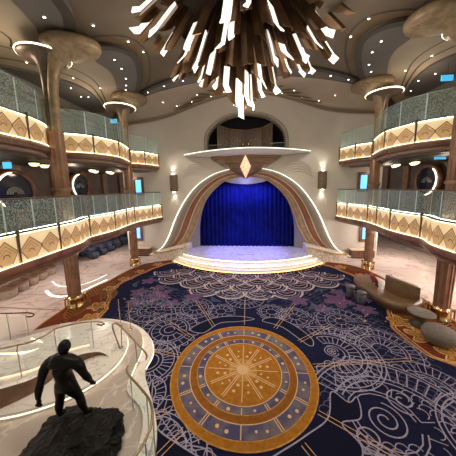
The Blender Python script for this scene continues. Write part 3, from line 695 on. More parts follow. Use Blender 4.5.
# downlights
def downlight_proto():
    r = thing('downlight', 'x', 'ceiling light', (0,0,0))
    k = MB(); k.lathe([(.001,-.012),(.036,-.012)], 'spot', (0,0), 10); k.build('lens', r)
    k = MB(); k.lathe([(.036,-.014),(.055,-.012),(.06,0)], 'steel', (0,0), 12); k.build('trim_ring', r)
    return r
dl = downlight_proto(); first = True
def place_dl(x, y, z, lab, grp):
    global first
    if first: dl.location = (x, y, z); dl['label'] = lab; dl['group'] = grp; first = False
    else: dup(dl, (x, y, z), 0, lab, grp)
for L, z, reg in (([(-6.3,7.4)], 10.54, 'in the grey ceiling petal above the near left column'),
    ([(-5.2,8.2),(-4.45,9.15),(-4.18,9.85)], 10.73, 'in the tan ceiling border left of the chandelier'),
    ([(-5.5,9.9),(-5.6,10.6),(-5.9,11.5),(-6.3,12.2),(-6.6,12.7)], 10.54, 'in the grey ceiling petal between the left columns'),
    ([(-9.4,9.7),(-8.48,11.2),(-8.6,10.0),(-7.9,12.4)], 10.58, 'in the beige vault above the left balcony'),
    ([(-9.2,13.2),(-9.6,13.1),(-9.3,12.0)], 10.49, 'in the grey soffit above the left balcony'),
    ([(4.36,9.0),(4.15,9.9)], 10.73, 'in the tan ceiling border right of the chandelier'),
    ([(5.34,10.0),(5.37,10.7),(5.75,11.7),(6.2,12.4)], 10.54, 'in the grey ceiling petal between the right columns'),
    ([(8.2,11.4),(8.9,10.2),(7.9,12.6)], 10.58, 'in the beige vault above the right balcony'),
    ([(9.5,12.9),(9.2,13.6),(9.7,14.9)], 10.49, 'in the grey soffit above the right balcony'),
    ([(x, 11.75+.05*x*x) for x in (-5.6,-4.4,-3.2,-2.2,2.1,3.2,4.4,5.5)], 10.61, 'along the grey arc before the stage wall')):
    if len(L) == 8: order = [ORD[i]+' from the left' for i in range(8)]
    elif len(L) == 1: order = ['the only one']
    else: order = [ORD[i]+(' nearest the camera' if i else ' and nearest the camera') for i in sorted(range(len(L)), key=lambda i: L[i][1])]
    L2 = sorted(L, key=lambda p: p[1]) if len(L) != 8 else L
    order = ['nearest'] + [o+' nearest' for o in ORD[1:len(L)]] if len(L) not in (1, 8) else order
    for (x, y), od in zip(L2, order): place_dl(x, y, z, 'tiny downlight '+reg+', '+od, 'downlights '+reg)
for di, (x, t) in enumerate(((-5.2,.4),(-4.6,.75),(-3.6,.82),(-3.0,.55),(-2.3,.9),(-1.4,.8),(1.5,.8),(2.4,.9),(3.0,.6),(3.7,.85),(4.7,.78),(5.4,.45))):
    ya = 12.25+.045*x*x; place_dl(x, ya*(1-t)+16.32*t, 10.6*(1-t)+corn(x)*t-.01, 'tiny downlight in the beige vault over the stage wall, %s from the left' % ORD[di], 'downlights in the vault over the stage')
# ================================================================== CHANDELIER
ch = thing('chandelier', 'huge starburst chandelier of folded bronze blades with glowing white panels', 'chandelier', (0, 8.5, 10.7))
k = MB(); k.lathe([(.001,10.2),(.5,10.25),(.7,10.6),(.7,12.7)], 'blade', (0,8.5), 16); k.build('hub', ch)
hub = Vector((0, 8.5, 13.6)); nb = 0; npn = 0
tiers = [(0.0,1,7.72),(.30,5,7.95),(.68,8,8.3),(1.15,12,8.7),(1.65,15,9.05),(2.2,18,9.4),(2.75,20,9.8),(3.55,21,10.05)]
for ti, (r, n, zt) in enumerate(tiers):
    for i in range(n):
        a = 2*PI*(i+.5*(ti % 2))/n+random.uniform(-.12, .12)-PI/2; rr = r+random.uniform(-.14, .14)*(r > 0); z = zt+random.uniform(-.3, .3)*min(1, r+.3)
        tip = Vector((rr*math.cos(a), 8.5+rr*math.sin(a), z)); ax = (hub-tip).normalized()
        out = Vector((math.cos(a), math.sin(a), 0)); tan_ = ax.cross(out).normalized(); out = tan_.cross(ax).normalized()
        L = (10.66-z)/ax.z if rr > 2.9 else (11.1-z)/ax.z
        L = min(2.9, L); w = random.uniform(.13, .19)
        tw = random.uniform(-.9, .9); t2 = tan_*math.cos(tw)+out*math.sin(tw); o2 = out*math.cos(tw)-tan_*math.sin(tw)
        k = MB(); cut = random.uniform(.05, .25)
        for s in (-1, 1):
            e = t2*s*w-o2*.11
            k.poly([tip, tip+ax*L, tip+ax*L+e, tip+e+ax*cut], 'blade')
        e = -t2*w-o2*.11; f_ = e+t2*.10-o2*.16
        k.poly([tip+e+ax*cut, tip+ax*L+e, tip+ax*L+f_, tip+f_+ax*(cut+.2)], 'blade')
        if nb < 100 and (ti < 7 or math.sin(a) < .6): k.build('blade', ch, solid=.014); nb += 1
        vis = math.sin(a) < .75
        if (ti < 2 or (i*7+ti*3) % 10 < 6) and vis and npn < 72:
            # white light panel: flat fin with a kinked end plate
            k = MB(); side = random.choice((-1, 1)); pl = min(L*.8, random.uniform(.45, 1.15)); pw = random.choice((.12, .19, .22, .25))
            b0 = tip+t2*side*w*.45+o2*.05+ax*random.uniform(.0, .35)
            up_ = b0+ax*pl; kn = b0-ax*.26+t2*side*random.uniform(-.16, .16)+o2*.06; sl = random.uniform(-.06, .06)
            k.poly([up_-t2*pw/2+ax*sl, up_+t2*pw/2-ax*sl, b0+t2*pw/2, b0-t2*pw/2], 'bladelight')
            k.poly([b0-t2*pw/2, b0+t2*pw/2, kn+t2*pw*.5+ax*sl, kn-t2*pw*.5-ax*sl], 'bladelight')
            k.build('light_panel', ch, solid=.03); npn += 1
# ================================================================== CARPET
k = MB()
outR = smooth([(5.3,14.9),(6.4,14.5),(7.1,13.8),(7.5,12.6),(7.6,11.2),(7.95,9.8),(7.8,8.4),(7.75,7.2),(8.1,5.5),(8.2,3.5)], 6)
outL = smooth([(5.3,14.9),(6.4,14.3),(7.15,13.4),(7.5,12.2),(7.65,10.9),(7.95,9.6),(7.75,8.2),(7.7,7.1),(7.45,6.35),(6.9,5.6)], 6)
inR = smooth([(4.9,14.3),(5.5,13.5),(6.0,12.3),(6.45,10.9),(6.2,9.6),(5.5,8.5),(5.2,7.5),(5.35,6.6),(5.9,6.0),(6.8,5.3),(7.4,3.5)], 6)
inL = smooth([(4.9,14.3),(5.5,13.6),(6.1,12.3),(6.6,10.8),(6.45,9.7),(5.9,8.6),(5.6,7.6),(5.5,6.4),(5.5,5.6)], 6)
front = [(x, arcY(x, 12.4, 7.3)) for x in [-5.2+10.4*i/30 for i in range(31)]]
whole = outR[::-1]+front[::-1][:0]+[(x, y) for x, y in front[::-1]]+[(-x, y) for x, y in outL]+[(-6.9,1.0),(8.2,1.0)]
k.fill(whole, .010, 'rustc')
for side in range(1):
    k.fill([(x, y) for x, y in inR[::-1]]+[(x, y+.25) for x, y in front[::-1] if abs(x) < 4.8]+[(-x, y) for x, y in inL]+[(-5.5,1.0),(7.4,1.0)], .0125, 'navy')
z1, z2, z3, z4, z5 = .0145, .0165, .0185, .0205, .0225
for L, s in ((inR, 1), (inL, -1)):
    # wavy gold border at the rust edge
    Ls = resample(L, 90); w = []
    for i, p in enumerate(Ls): w.append((s*(p[0]+.10*abs(math.sin(i*.30))), p[1]+.05*math.sin(i*.6)))
    k.ribbon(w, .09, z2, 'goldmid'); k.ribbon([(x+s*.12, y) for x, y in w], .04, z2, 'goldline')
for L, s in ((outR, 1), (outL, -1)): k.ribbon([(s*(x-.05), y) for x, y in L], .07, z1, 'gold')
def leafstripes(cx, cy, ang, L, W, n):
    c, s_ = math.cos(ang), math.sin(ang)
    T = lambda u, v: (cx+c*u-s_*v, cy+s_*u+c*v)
    b_ = [T(L*t, W*math.sin(PI*t)**.7*q) for q, r in ((1, range(13)), (-1, range(12, -1, -1))) for t in [i/12 for i in r]]
    b_ = b_[:13]+b_[14:-1]
    k.fill(b_, z2, 'golddark')
    for i in range(1, n):
        t = i/n; ww = W*math.sin(PI*t)**.7*.92
        k.ribbon([T(L*t-ww*.6, ww), T(L*t+.03, .02), T(L*t-ww*.6, -ww)], .045, z3, 'carpetblack')
def flower(cx, cy, r, ph=0, mat='goldmid'):
    pts = [(cx+r*(1+.28*math.cos(5*a+ph)+.08*math.sin(9*a))*math.cos(a), cy+r*(1+.28*math.cos(5*a+ph)+.08*math.sin(9*a))*math.sin(a)) for a in [2*PI*i/50 for i in range(50)]]
    k.fill(pts, z3, mat); k.ribbon([(cx+(x-cx)*.75, cy+(y-cy)*.75) for x, y in pts], .03, z4, 'golddark' if mat == 'goldmid' else 'lineB', True)
    k.ribbon(pts, .03, z4, 'goldline' if mat == 'goldmid' else 'lineB', True)
    for i in range(5):
        a = 2*PI*i/5+ph; k.ribbon([(cx+.1*r*math.cos(a), cy+.1*r*math.sin(a)), (cx+.8*r*math.cos(a+.3), cy+.8*r*math.sin(a+.3))], .025, z4, 'golddark' if mat == 'goldmid' else 'lineB')
for s in (-1, 1):
    for (x, y, a, L, W, n) in ((6.9,12.9,-1.5,1.6,.35,12),(7.2,11.2,-1.4,1.9,.4,14),(7.3,9.2,-1.75,1.6,.35,12),(6.9,10.3,-2.0,1.5,.3,12),(6.2,14.2,-.9,1.2,.3,10),(6.9,7.4,-1.9,1.3,.3,10),(6.6,9.0,-2.2,1.1,.25,9)):
        leafstripes(s*x, y, a if s > 0 else PI-a, L*1.1, W*1.25, n)
    for x, y, r in ((5.9,13.9,.26),(6.5,12.6,.22),(6.85,11.4,.24),(6.95,10.2,.22)): flower(s*x, y, r, x)
for x, y, r in ((5.75,8.15,.34),(5.95,7.35,.40),(6.25,6.5,.38),(6.9,5.9,.3),(6.5,7.9,.2),(-6.4,8.5,.30),(-6.1,7.6,.3),(-6.7,6.8,.3)): flower(x, y, r, x)
# scallop border before the stage
def arcs(cx, cy, rads, a0, a1, w, z, mat, n=20):
    for i, r in enumerate(rads): k.ribbon(circ(cx, cy, r, n, a0, a1), w if not isinstance(w, (list, tuple)) else w[i], z, mat)
def disc(cx, cy, r, z, mat, n=28, a0=0, a1=2*PI, ry=None): k.fill(circ(cx, cy, r, n, a0, a1, ry), z, mat)
zz0 = .0132
for row, (y, half, r) in enumerate(((12.3,4.6,.78),(11.6,5.2,.82),(10.9,4.6,.82),(10.2,3.2,.80))):
    n = int(half/r*.95); off = .5*(row % 2)
    for i in range(-n, n+1):
        cx = (i+off)*r*1.66
        if abs(cx) > half: continue
        cy = y+.05*cx*cx*.9
        zb = .0135+.0016*row
        disc(cx, cy, r, zb, 'navy', 24, PI, 2*PI)
        for q, rr in enumerate((.94*r, .76*r, .56*r)):
            k.ribbon(circ(cx, cy, rr, 22, PI, 2*PI), (.10,.035,.05)[q], zb+.0008, ('linepink','lineA','linepink')[q])
        k.ribbon([(cx-r*.45, cy-.05), (cx, cy-.22), (cx+r*.45, cy-.05), (cx, cy+.12)], .05, zb+.001, 'linepink', True)
for x in (-1.3, 0, 1.3):
    k.ribbon([(x-.34, 11.6), (x, 11.2), (x+.34, 11.6), (x, 12.0)], .07, z5, 'linepink', True)
for i in range(-20, 21):
    x = i*.24; y0 = arcY(x, 12.5, 7.3)
    k.ribbon([(x, y0), (x+.05*(1 if i % 2 else -1), y0-.3)], .05, z3, 'goldmid')
z1 = .0205; z2 = .0212; z3 = .022; z4 = .0228; z5 = .0236
# purple blooms, teal leaves
rnd = random.Random(3)
def leaf(cx, cy, ang, L, W, mat, z):
    c, s_ = math.cos(ang), math.sin(ang); pts = []
    for i in range(11):
        t = i/10; u, v = L*t, W*math.sin(PI*t)+.25*L*math.sin(PI*t)*.6; pts.append((cx+c*u-s_*v, cy+s_*u+c*v))
    for i in range(9, 0, -1):
        t = i/10; u, v = L*t, -W*math.sin(PI*t)*.4+.25*L*math.sin(PI*t)*.6; pts.append((cx+c*u-s_*v, cy+s_*u+c*v))
    k.fill(pts, z, mat); k.ribbon(pts, .018, z+.0005, 'lineB', True)
for s in (-1, 1):
    for x, y, r in ((4.1,9.6,.52),(5.2,9.9,.36),(4.9,8.9,.34),(2.4,9.5,.36),(5.3,11.2,.34),(4.4,10.4,.3),(3.2,8.9,.3)):
        if x > 5 and y < 9.5: continue
        flower(s*x, y, r, x*2, 'purple')
    for x, y, a, L in ((5.0,12.4,-.8,.9),(3.3,10.3,.4,.8),(1.6,10.0,2.6,.8),(2.9,9.4,-2,.7),(5.6,10.4,1.3,.8),(4.4,11.3,.2,.7),(1.0,9.2,.7,.7),(3.8,8.6,2.3,.6),(.9,9.9,.1,.5)):
        leaf(s*x, y, a if s > 0 else PI-a, L, .16, 'teal', z1+.0002)
    for i in range(26):
        x = rnd.uniform(2.8, 5.6); y = rnd.uniform(8.0, 10.6)
        k.fill([(s*x-.045, y), (s*x, y-.03), (s*x+.045, y), (s*x, y+.03)], z5, 'goldline')
# lace: rosettes, fans and scales
def fan(cx, cy, rads, a0, a1, spokes, mat='lineA', w=.032, sc=None, z=None):
    z = z or z3; w *= .82
    for r in rads: k.ribbon(circ(cx, cy, r, max(16, int(r*26)), a0, a1), w, z, mat)
    for (ra, rb, n) in spokes:
        for i in range(n+1):
            a = a0+(a1-a0)*i/n; k.ribbon([(cx+ra*math.cos(a), cy+ra*math.sin(a)), (cx+rb*math.cos(a+.02), cy+rb*math.sin(a+.02))], w*.8, z+.0003, mat)
    if sc:
        for (r, rr, n) in sc:
            for i in range(n):
                a = a0+(a1-a0)*(i+.5)/n; px, py = cx+r*math.cos(a), cy+r*math.sin(a)
                k.ribbon(circ(px, py, rr, 12, a-PI/2, a+PI/2), w*.8, z+.0004, mat)
def scales(x0, x1, y0, y1, r, test, mat='lineB', w=.02):
    j = 0; y = y0
    while y < y1:
        x = x0+(r if j % 2 else 0)
        while x < x1:
            if test(x, y): k.ribbon(circ(x, y, r, 9, PI*.02, PI*.98), w, z2+.0001*(j % 2), mat)
            x += 2*r
        y += r*.85; j += 1
T2 = 2*PI
def spiral(cx, cy, r0, r1, a0, turns, mat='lineA', w=.035):
    n = int(26*turns); k.ribbon([(cx+(r0+(r1-r0)*i/n)*math.cos(a0+turns*T2*i/n), cy+(r0+(r1-r0)*i/n)*math.sin(a0+turns*T2*i/n)) for i in range(n+1)], w, z3, mat)
# great wing fan at the right
fan(3.35, 4.25, (1.15,1.28,1.75,1.85), -.9, 2.5, ((1.28,1.75,26),), w=.04, sc=((1.85,.14,20),))
fan(3.1, 4.4, (.62,.72), 0, T2, ((.72,1.0,14),), sc=((.9,.12,14),))
spiral(3.1, 4.4, .06, .42, 0, 2.2, w=.03); spiral(3.75, 4.9, .05, .35, 1, 1.6); spiral(2.6, 4.0, .05, .3, 2, 1.5)
scales(3.3, 4.9, 4.2, 5.7, .14, lambda x, y: (x-3.35)**2+(y-4.25)**2 < 1.2 and (x-3.1)**2+(y-4.4)**2 > 1.15, 'lineA', .02)
fan(2.75, 6.35, (.30,.42,.75,.87,1.2,1.3), -1.9, 2.0, ((.42,.75,16),(.87,1.2,24)), w=.034, sc=((.87,.1,18),))
fan(2.7, 6.4, (.12,.2), 0, T2, ((.0,.12,6),))
fan(4.25, 6.6, (.25,.6,.7,1.0), -.6, 2.9, ((.25,.6,12),(.7,1.0,18)), w=.03, sc=((1.0,.12,14),))
fan(4.6, 5.2, (.5,.6,.95), -.6, 1.6, ((.6,.95,12),), w=.03)
fan(3.6, 8.0, (.2,.45,.55,.85), 0, T2, ((.2,.45,10),(.55,.85,20)), w=.028, sc=((.85,.11,18),))
fan(1.95, 8.2, (.2,.5,.6), 0, T2, ((.2,.5,12),), w=.028, sc=((.6,.1,16),))
fan(5.3, 4.0, (.6,.7,1.1,1.2), 1.2, 4.2, ((.7,1.1,16),), w=.035)
fan(2.2, 2.9, (.5,.6,.95), 0, T2, ((.6,.95,22),), w=.035, sc=((.4,.12,10),))
fan(4.1, 2.6, (.5,.6,1.0), 0, T2, ((.6,1.0,22),), w=.035)
# left side
fan(-2.65, 7.1, (.18,.34,.62,.72,1.0), 0, T2, ((.34,.62,14),(.72,1.0,24)), w=.032, sc=((1.0,.1,22),))
fan(-3.9, 8.35, (.2,.45,.55,.85), 0, T2, ((.2,.45,10),(.55,.85,20)), w=.028, sc=((.85,.12,18),))
fan(-2.1, 8.6, (.2,.5,.6,.8), 0, T2, ((.2,.5,12),(.6,.8,20)), w=.026)
fan(-4.6, 9.4, (.2,.5,.6), 0, T2, ((.2,.5,12),), w=.026, sc=((.6,.1,14),))
fan(-2.75, 5.6, (.3,.42,.75,.85), -1.9, 1.9, ((.42,.75,18),), w=.034, sc=((.85,.1,14),))
fan(-1.75, 3.35, (.35,.45,.75,.85,1.15), -1.2, 2.6, ((.45,.75,14),(.85,1.15,22)), w=.032, sc=((1.15,.11,16),))
fan(-.9, 2.7, (.3,.55,.65,.9), 0, T2, ((.3,.55,12),(.65,.9,20)), w=.03)
fan(-2.45, 4.55, (.25,.35,.6), -1.2, 2.2, ((.35,.6,12),), w=.03)
# centre, above the medallion
fan(0, 9.6, (.25,.5,.6,.9), 0, T2, ((.25,.5,12),(.6,.9,24)), w=.028)
fan(1.1, 8.5, (.2,.42,.5), 0, T2, ((.2,.42,10),), w=.026, sc=((.5,.1,12),)); fan(-.95, 8.4, (.2,.42,.5), 0, T2, ((.2,.42,10),), w=.026, sc=((.5,.1,12),))
# scale fields
med = lambda x, y: (x-.02)**2+(y-5.5)**2 < 2.05**2
scales(2.2, 5.4, 5.9, 8.2, .17, lambda x, y: not med(x, y) and (x-2.75)**2+(y-6.35)**2 > 1.8 and abs(x-4.4)+abs(y-6.6)*.7 < 1.5, 'lineB', .02)
scales(1.9, 5.6, 2.6, 5.6, .14, lambda x, y: not med(x, y) and (x-3.35)**2+(y-4.25)**2 > 1.2 and x+.6*y > 4.6, 'lineB', .02)
scales(-2.6, -.9, 2.2, 4.2, .12, lambda x, y: not med(x, y), 'lineA', .02)
scales(-5.2, -2.4, 7.2, 10.2, .15, lambda x, y: not med(x, y) and (x*7 % 2.3 > .9), 'lineB', .018)
scales(1.6, 5.2, 7.9, 10.4, .15, lambda x, y: (x*5+y*2) % 2.6 > 1.0, 'lineB', .018)
scales(1.9, 3.4, 2.0, 3.9, .12, lambda x, y: not med(x, y), 'lineA', .02)
# dark smoky shapes with a pale outline
def blob(pts, z=None):
    L = smooth(pts, 6, True); k.fill(L, z or z4, 'carpetblack'); k.ribbon(L, .028, (z or z4)+.0004, 'lineA', True)
blob([(1.25,3.9),(1.9,4.35),(2.2,5.0),(2.5,4.75),(2.75,4.9),(2.6,4.4),(2.15,4.25),(2.35,3.8),(1.9,3.3),(1.5,3.5),(1.0,2.6),(.3,2.5),(.2,3.2)])
blob([(-2.35,5.0),(-1.9,4.0),(-1.2,3.6),(-.3,3.3),(.2,3.35),(.0,3.0),(-.9,3.1),(-1.6,3.4),(-2.2,4.2)])
blob([(-1.9,7.2),(-1.2,7.9),(-.3,8.1),(.4,7.95),(-.2,7.75),(-.9,7.6),(-1.4,7.0)])
blob([(.7,7.85),(1.4,7.5),(2.1,6.6),(2.25,7.0),(1.7,7.8),(1.1,8.1)])
# long gold rays crossing the floor
for a, r0, r1 in ((.62,2.2,3.9),(1.05,2.2,4.3),(1.57,2.05,4.4),(2.1,2.2,4.3),(2.52,2.2,3.6),(2.95,2.0,2.9),(.15,2.0,4.9),(-.55,2.0,4.2),(-.95,2.1,3.4),(-2.2,2.0,3.2),(-2.5,2.0,3.0)):
    for o in (-.05, .05) if abs(a-1.57) > .1 else (0,):
        c, s_ = math.cos(a), math.sin(a); k.ribbon([(.02+c*r0-s_*o, 5.5+s_*r0+c*o), (.02+c*r1-s_*o, 5.5+s_*r1+c*o)], .014, z5+.0006, 'goldline')
# medallion
R_ = 1.94; mz = .0262
mc = (.02, 5.5)
disc(*mc, R_, mz, 'gold', 80); k.ribbon(circ(*mc, R_, 80), .03, mz+.0004, 'goldmid', True)
disc(*mc, R_*.91, mz+.0008, 'mblue', 80); disc(*mc, R_*.745, mz+.0016, 'golddark', 80); disc(*mc, R_*.645, mz+.0024, 'mblue', 72); disc(*mc, R_*.54, mz+.0032, 'gold', 72)
for f in (.91,.745,.645,.54): k.ribbon(circ(*mc, R_*f, 80), .022, mz+.0036, 'goldline' if f in (.745,.54) else 'goldmid', True)
disc(*mc, R_*.20, mz+.0038, 'goldmid', 60)
disc(*mc, .16, mz+.0044, 'goldline', 30)
for i in range(12):
    a = T2*i/12+PI/2
    for o in ((-.028, .028) if i % 3 else (0,)):
        c, s_ = math.cos(a), math.sin(a)
        for r0, r1 in ((.05,.49*R_),(.56*R_,.64*R_),(.75*R_,.90*R_)): k.ribbon([(mc[0]+c*r0-s_*o, mc[1]+s_*r0+c*o), (mc[0]+c*r1-s_*o, mc[1]+s_*r1+c*o)], .024, mz+.0048, 'goldline')
    for rr, da in ((.82,.20),(.84,.34),(.60,.26),(.36,.22),(.26,.3)):
        disc(mc[0]+R_*rr*math.cos(a+da), mc[1]+R_*rr*math.sin(a+da), .032+.012*(i % 2), mz+.005, 'goldline', 10)
tag(k.build('carpet'), 'navy patterned carpet with large gold round medallion and rust red border', 'carpet')
# ================================================================== MARBLE LANDING AND STEPS (foreground left)
land = thing('marble_landing', 'curved white marble landing with glowing step edges at the lower left', 'landing', (-4.2, 5, 0))
tail = [(-2.22,4.55),(-1.98,4.22),(-1.72,3.8),(-1.58,3.4),(-1.55,3.0),(-1.7,2.4),(-2.1,1.8),(-3.0,1.2)]
o1 = smooth([(-10.5,4.6),(-9.0,5.35),(-7.9,6.0),(-7.2,6.45),(-6.6,6.9),(-6.05,7.2),(-5.35,7.4),(-4.5,7.32),(-3.7,7.0),(-3.05,6.45),(-2.68,5.8),(-2.62,5.15)]+tail, 6)+[(-6,1.0),(-10.5,2.0)]
o2 = smooth([(-10.5,4.45),(-9.0,5.2),(-7.9,5.85),(-7.2,6.3),(-6.6,6.72),(-5.95,6.98),(-5.2,7.12),(-4.45,7.02),(-3.78,6.78),(-3.25,6.3),(-2.96,5.65),(-2.88,5.1),(-2.78,4.6),(-2.62,4.30)], 6)
o2b = o2+smooth([(-2.62,4.30),(-2.2,4.02),(-1.98,3.75),(-1.85,3.38),(-1.84,3.0),(-2.1,2.3),(-3.0,1.5)], 5)[1:]+[(-6,1.2),(-10.5,2.1)]
k = MB(); k.prism(o1, .032, .15, 'white_marble'); k.build('step', land)
k = MB(); k.prism(o2b, .15, .30, 'taupe_marble', 'white_marble'); pl = k.build('platform', land); pl['label'] = 'taupe veined marble platform'
base = [(-6.2,3.1),(-5.35,3.42),(-4.78,3.95),(-4.62,4.3),(-4.58,4.62),(-4.25,5.05),(-3.95,5.26),(-3.62,5.24)]
ring = smooth([(-8.5,2.6),(-6.4,3.1),(-4.94,3.50),(-4.44,3.68),(-3.99,3.94),(-3.65,4.26),(-3.40,4.70),(-3.32,5.25),(-3.50,5.88),(-4.05,6.5),(-4.8,6.85),(-5.6,6.75),(-6.4,6.2),(-7.4,5.5),(-8.8,4.8),(-10.3,4.3)], 7)
k = MB(); k.prism(ring+[(-10.3,2.8)], .30, .45, 'white_marble'); tp = k.build('upper_step', land)
k = MB(); k.tube([(x, y, .37) for x, y in ring[:70]], .018, 'ledsoft', 6); k.build('light_strip', tp)
k = MB(); k.tube([(x, y, .245) for x, y in o2[30:]], .016, 'ledsoft', 6); k.build('light_strip', pl)
k = MB(); k.tube([(x+.01, y, .10) for x, y in o1[38:66]], .012, 'ledsoft', 6); k.build('light_strip', land)
# rising ramp: wall facing the platform, top sloping to the outer edge
bl = resample(smooth(base, 8), 60)
def wtop(i): 
    x = bl[i][0]; t = max(0, min(1, (x+5.3)/1.5)); return 1.05*(1-t)+.56*t if x < -3.8 else .56-.10*(x+3.8)/.2
k = MB()
k.grid([[(x, y, .45) for x, y in bl], [(x, y, wtop(i)-.06) for i, (x, y) in enumerate(bl)]], 'woodlight', False)
k.grid([[(x, y, wtop(i)-.06) for i, (x, y) in enumerate(bl)], [(x+.02, y-.05, wtop(i)-.03) for i, (x, y) in enumerate(bl)], [(x, y, wtop(i)) for i, (x, y) in enumerate(bl)], [(x-.12, y+.18, wtop(i)) for i, (x, y) in enumerate(bl)]], 'white_marble', False)
wl = k.build('ramp_wall', land); wl['label'] = 'curved rose brown wall with white coping'
k = MB(); k.tube([(x-.10, y+.2, wtop(i)+.015) for i, (x, y) in enumerate(bl)][:50], .016, 'rampled', 6); k.build('light_strip', wl)
ot = resample(smooth([(-10.2,4.25),(-8.8,4.75),(-7.4,5.45),(-6.4,6.15),(-5.7,6.62),(-4.9,6.74),(-4.2,6.5),(-3.62,5.9),(-3.5,5.45)], 8), 60)
k = MB(); rows = []
for j in range(7):
    t = j/6; rows.append([((bl[i][0]-.12)*(1-t)+ot[i][0]*t, (bl[i][1]+.18)*(1-t)+ot[i][1]*t, wtop(i)*(1-t)+.455*t) for i in range(60)])
k.grid(rows, 'white_marble'); k.grid([rows[-1], [(x, y, .4) for x, y, z in rows[-1]]], 'white_marble', False); k.build('ramp', land)
# handrail with glass on the ramp wall
hr = thing('handrail', 'long brown handrail over glass panels behind the dark statue', 'handrail', (-4.6, 4.9, .6))
hp = [(bl[i][0]-.03, bl[i][1]+.1, wtop(i)+.78) for i in range(4, 54)]
k = MB(); k.tube(hp+[(hp[-1][0]+.12, hp[-1][1]+.02, hp[-1][2]-.02), (hp[-1][0]+.2, hp[-1][1]+.02, hp[-1][2]-.08), (hp[-1][0]+.12, hp[-1][1]+.02, hp[-1][2]-.12), (hp[-1][0]-.02, hp[-1][1]+.02, hp[-1][2]-.1)], .022, 'railbrass', 8); k.build('rail', hr)
for a, b_ in ((4,15),(15,27),(27,39),(39,52)):
    k = MB(); q = range(a, b_); k.grid([[(bl[i][0]-.05, bl[i][1]+.1, wtop(i)) for i in q], [(bl[i][0]-.05, bl[i][1]+.1, wtop(i)+.7) for i in q]], 'clearglass', False); k.build('glass_panel', hr)
    i = b_-1; k = MB(); k.tube([(bl[i][0]-.03, bl[i][1]+.08, wtop(i)), (bl[i][0]-.03, bl[i][1]+.08, wtop(i)+.6)], .012, 'steel', 6); k.tube([(bl[i][0]-.03, bl[i][1]+.08, wtop(i)+.6), (bl[i][0], bl[i][1]+.04, wtop(i)+.66), hp[min(49, i-4)]], .01, 'brass', 6); k.build('post', hr)
# loop rail of the small steps
k = MB(); lr = thing('step_handrail', 'bent brass handrail looping down over the small glowing steps', 'handrail', (-3.3, 5.4, .45))
loop = smooth([(-3.55,5.55,.46),(-3.72,5.62,.85),(-3.76,5.62,1.12),(-3.6,5.58,1.2),(-3.3,5.42,1.14),(-2.85,5.15,1.02),(-2.5,4.98,.86),(-2.45,4.98,.72),(-2.5,5.02,.6)], 6)
k.tube(loop, .022, 'railbrass', 8); k.build('rail', lr)
for p, q in (((-3.5,5.56,.46),(-3.4,5.47,1.16)),((-2.9,5.3,.2),(-2.83,5.14,1.0))):
    k = MB(); k.tube([p, q], .014, 'railbrass', 6); k.lathe([(.05,p[2]),(.05,p[2]+.015),(.001,p[2]+.02)], 'brass', p[:2], 12); k.build('post', lr)
for (x, y, z, h), w_ in zip(((-4.25,6.75,.30,1.0),(-3.82,6.62,.30,1.0)), ('left', 'right')):
    s = thing('rope_post', 'slim brass post at the back of the landing, the %s of the two' % w_, 'post', (x, y, z))
    k = MB(); k.tube([(x, y, z+.01), (x, y, z+h)], .014, 'brass', 8); k.build('rod', s); k = MB(); k.lathe([(.001,z),(.06,z+.001),(.055,z+.02),(.015,z+.03)], 'brass', (x, y), 14); k.build('foot', s)
# curb handrail on the right of the platform
cr = thing('curved_handrail', 'curved brass handrail on glass along the right rim of the statue platform', 'handrail', (-1.8, 3.5, .3))
cl = smooth([(-2.50,4.22,1.12),(-2.42,4.05,1.1),(-1.99,3.74,1.1),(-1.68,3.5,1.1),(-1.50,3.24,1.1),(-1.43,2.93,1.1),(-1.5,2.6,1.1),(-1.8,2.2,1.1)], 6)
k = MB(); k.tube(cl, .024, 'railbrass', 8); k.build('rail', cr)
k = MB(); k.grid([[(x, y, .30) for x, y, z in cl[4:]], [(x, y, 1.02) for x, y, z in cl[4:]]], 'clearglass', False); k.build('glass_panel', cr)
for i in (8, 16, 24, 32):
    x, y, z = cl[i]; k = MB(); k.tube([(x, y, .15), (x, y, 1.09)], .012, 'steel', 6); k.build('post', cr)
k = MB(); a_ = smooth([(-2.78,4.62),(-2.62,4.30),(-2.2,4.02),(-1.98,3.75),(-1.85,3.38),(-1.84,3.0),(-2.1,2.3)], 6); b2 = smooth([(-2.50,4.72),(-2.28,4.42),(-2.0,4.16),(-1.76,3.78),(-1.62,3.4),(-1.6,3.0),(-1.8,2.3)], 6)
k.grid([[(x, y, .305) for x, y in a_], [(x-.0, y, .37) for x, y in a_], [(x, y, .37) for x, y in b2], [(x, y, .15) for x, y in b2]], 'white_marble', False); k.build('curb', land)
# second stair rail at far left
s = thing('stair_handrail', 'dark stair handrail ending in a curl at the far left edge', 'handrail', (-7.6, 5.5, .45))
k = MB(); k.tube(smooth([(-9.5,5.0,1.75),(-8.3,5.35,1.5),(-7.3,5.75,1.28),(-6.78,5.95,1.2),(-6.66,6.0,1.12),(-6.75,6.0,1.04),(-6.9,5.95,1.06)], 6), .022, 'rail', 8); k.build('rail', s)
for x, y, zt in ((-8.3,5.35,1.48),(-7.3,5.75,1.26),(-6.85,5.92,1.18)):
    k = MB(); k.tube([(x, y, .35), (x, y, zt)], .013, 'steel', 6); k.build('post', s)
k = MB(); k.grid([[(-8.3,5.3,.45),(-7.3,5.7,.45),(-6.9,5.88,.45)], [(-8.3,5.3,1.4),(-7.3,5.7,1.2),(-6.9,5.88,1.12)]], 'clearglass', False); k.build('glass_panel', s)
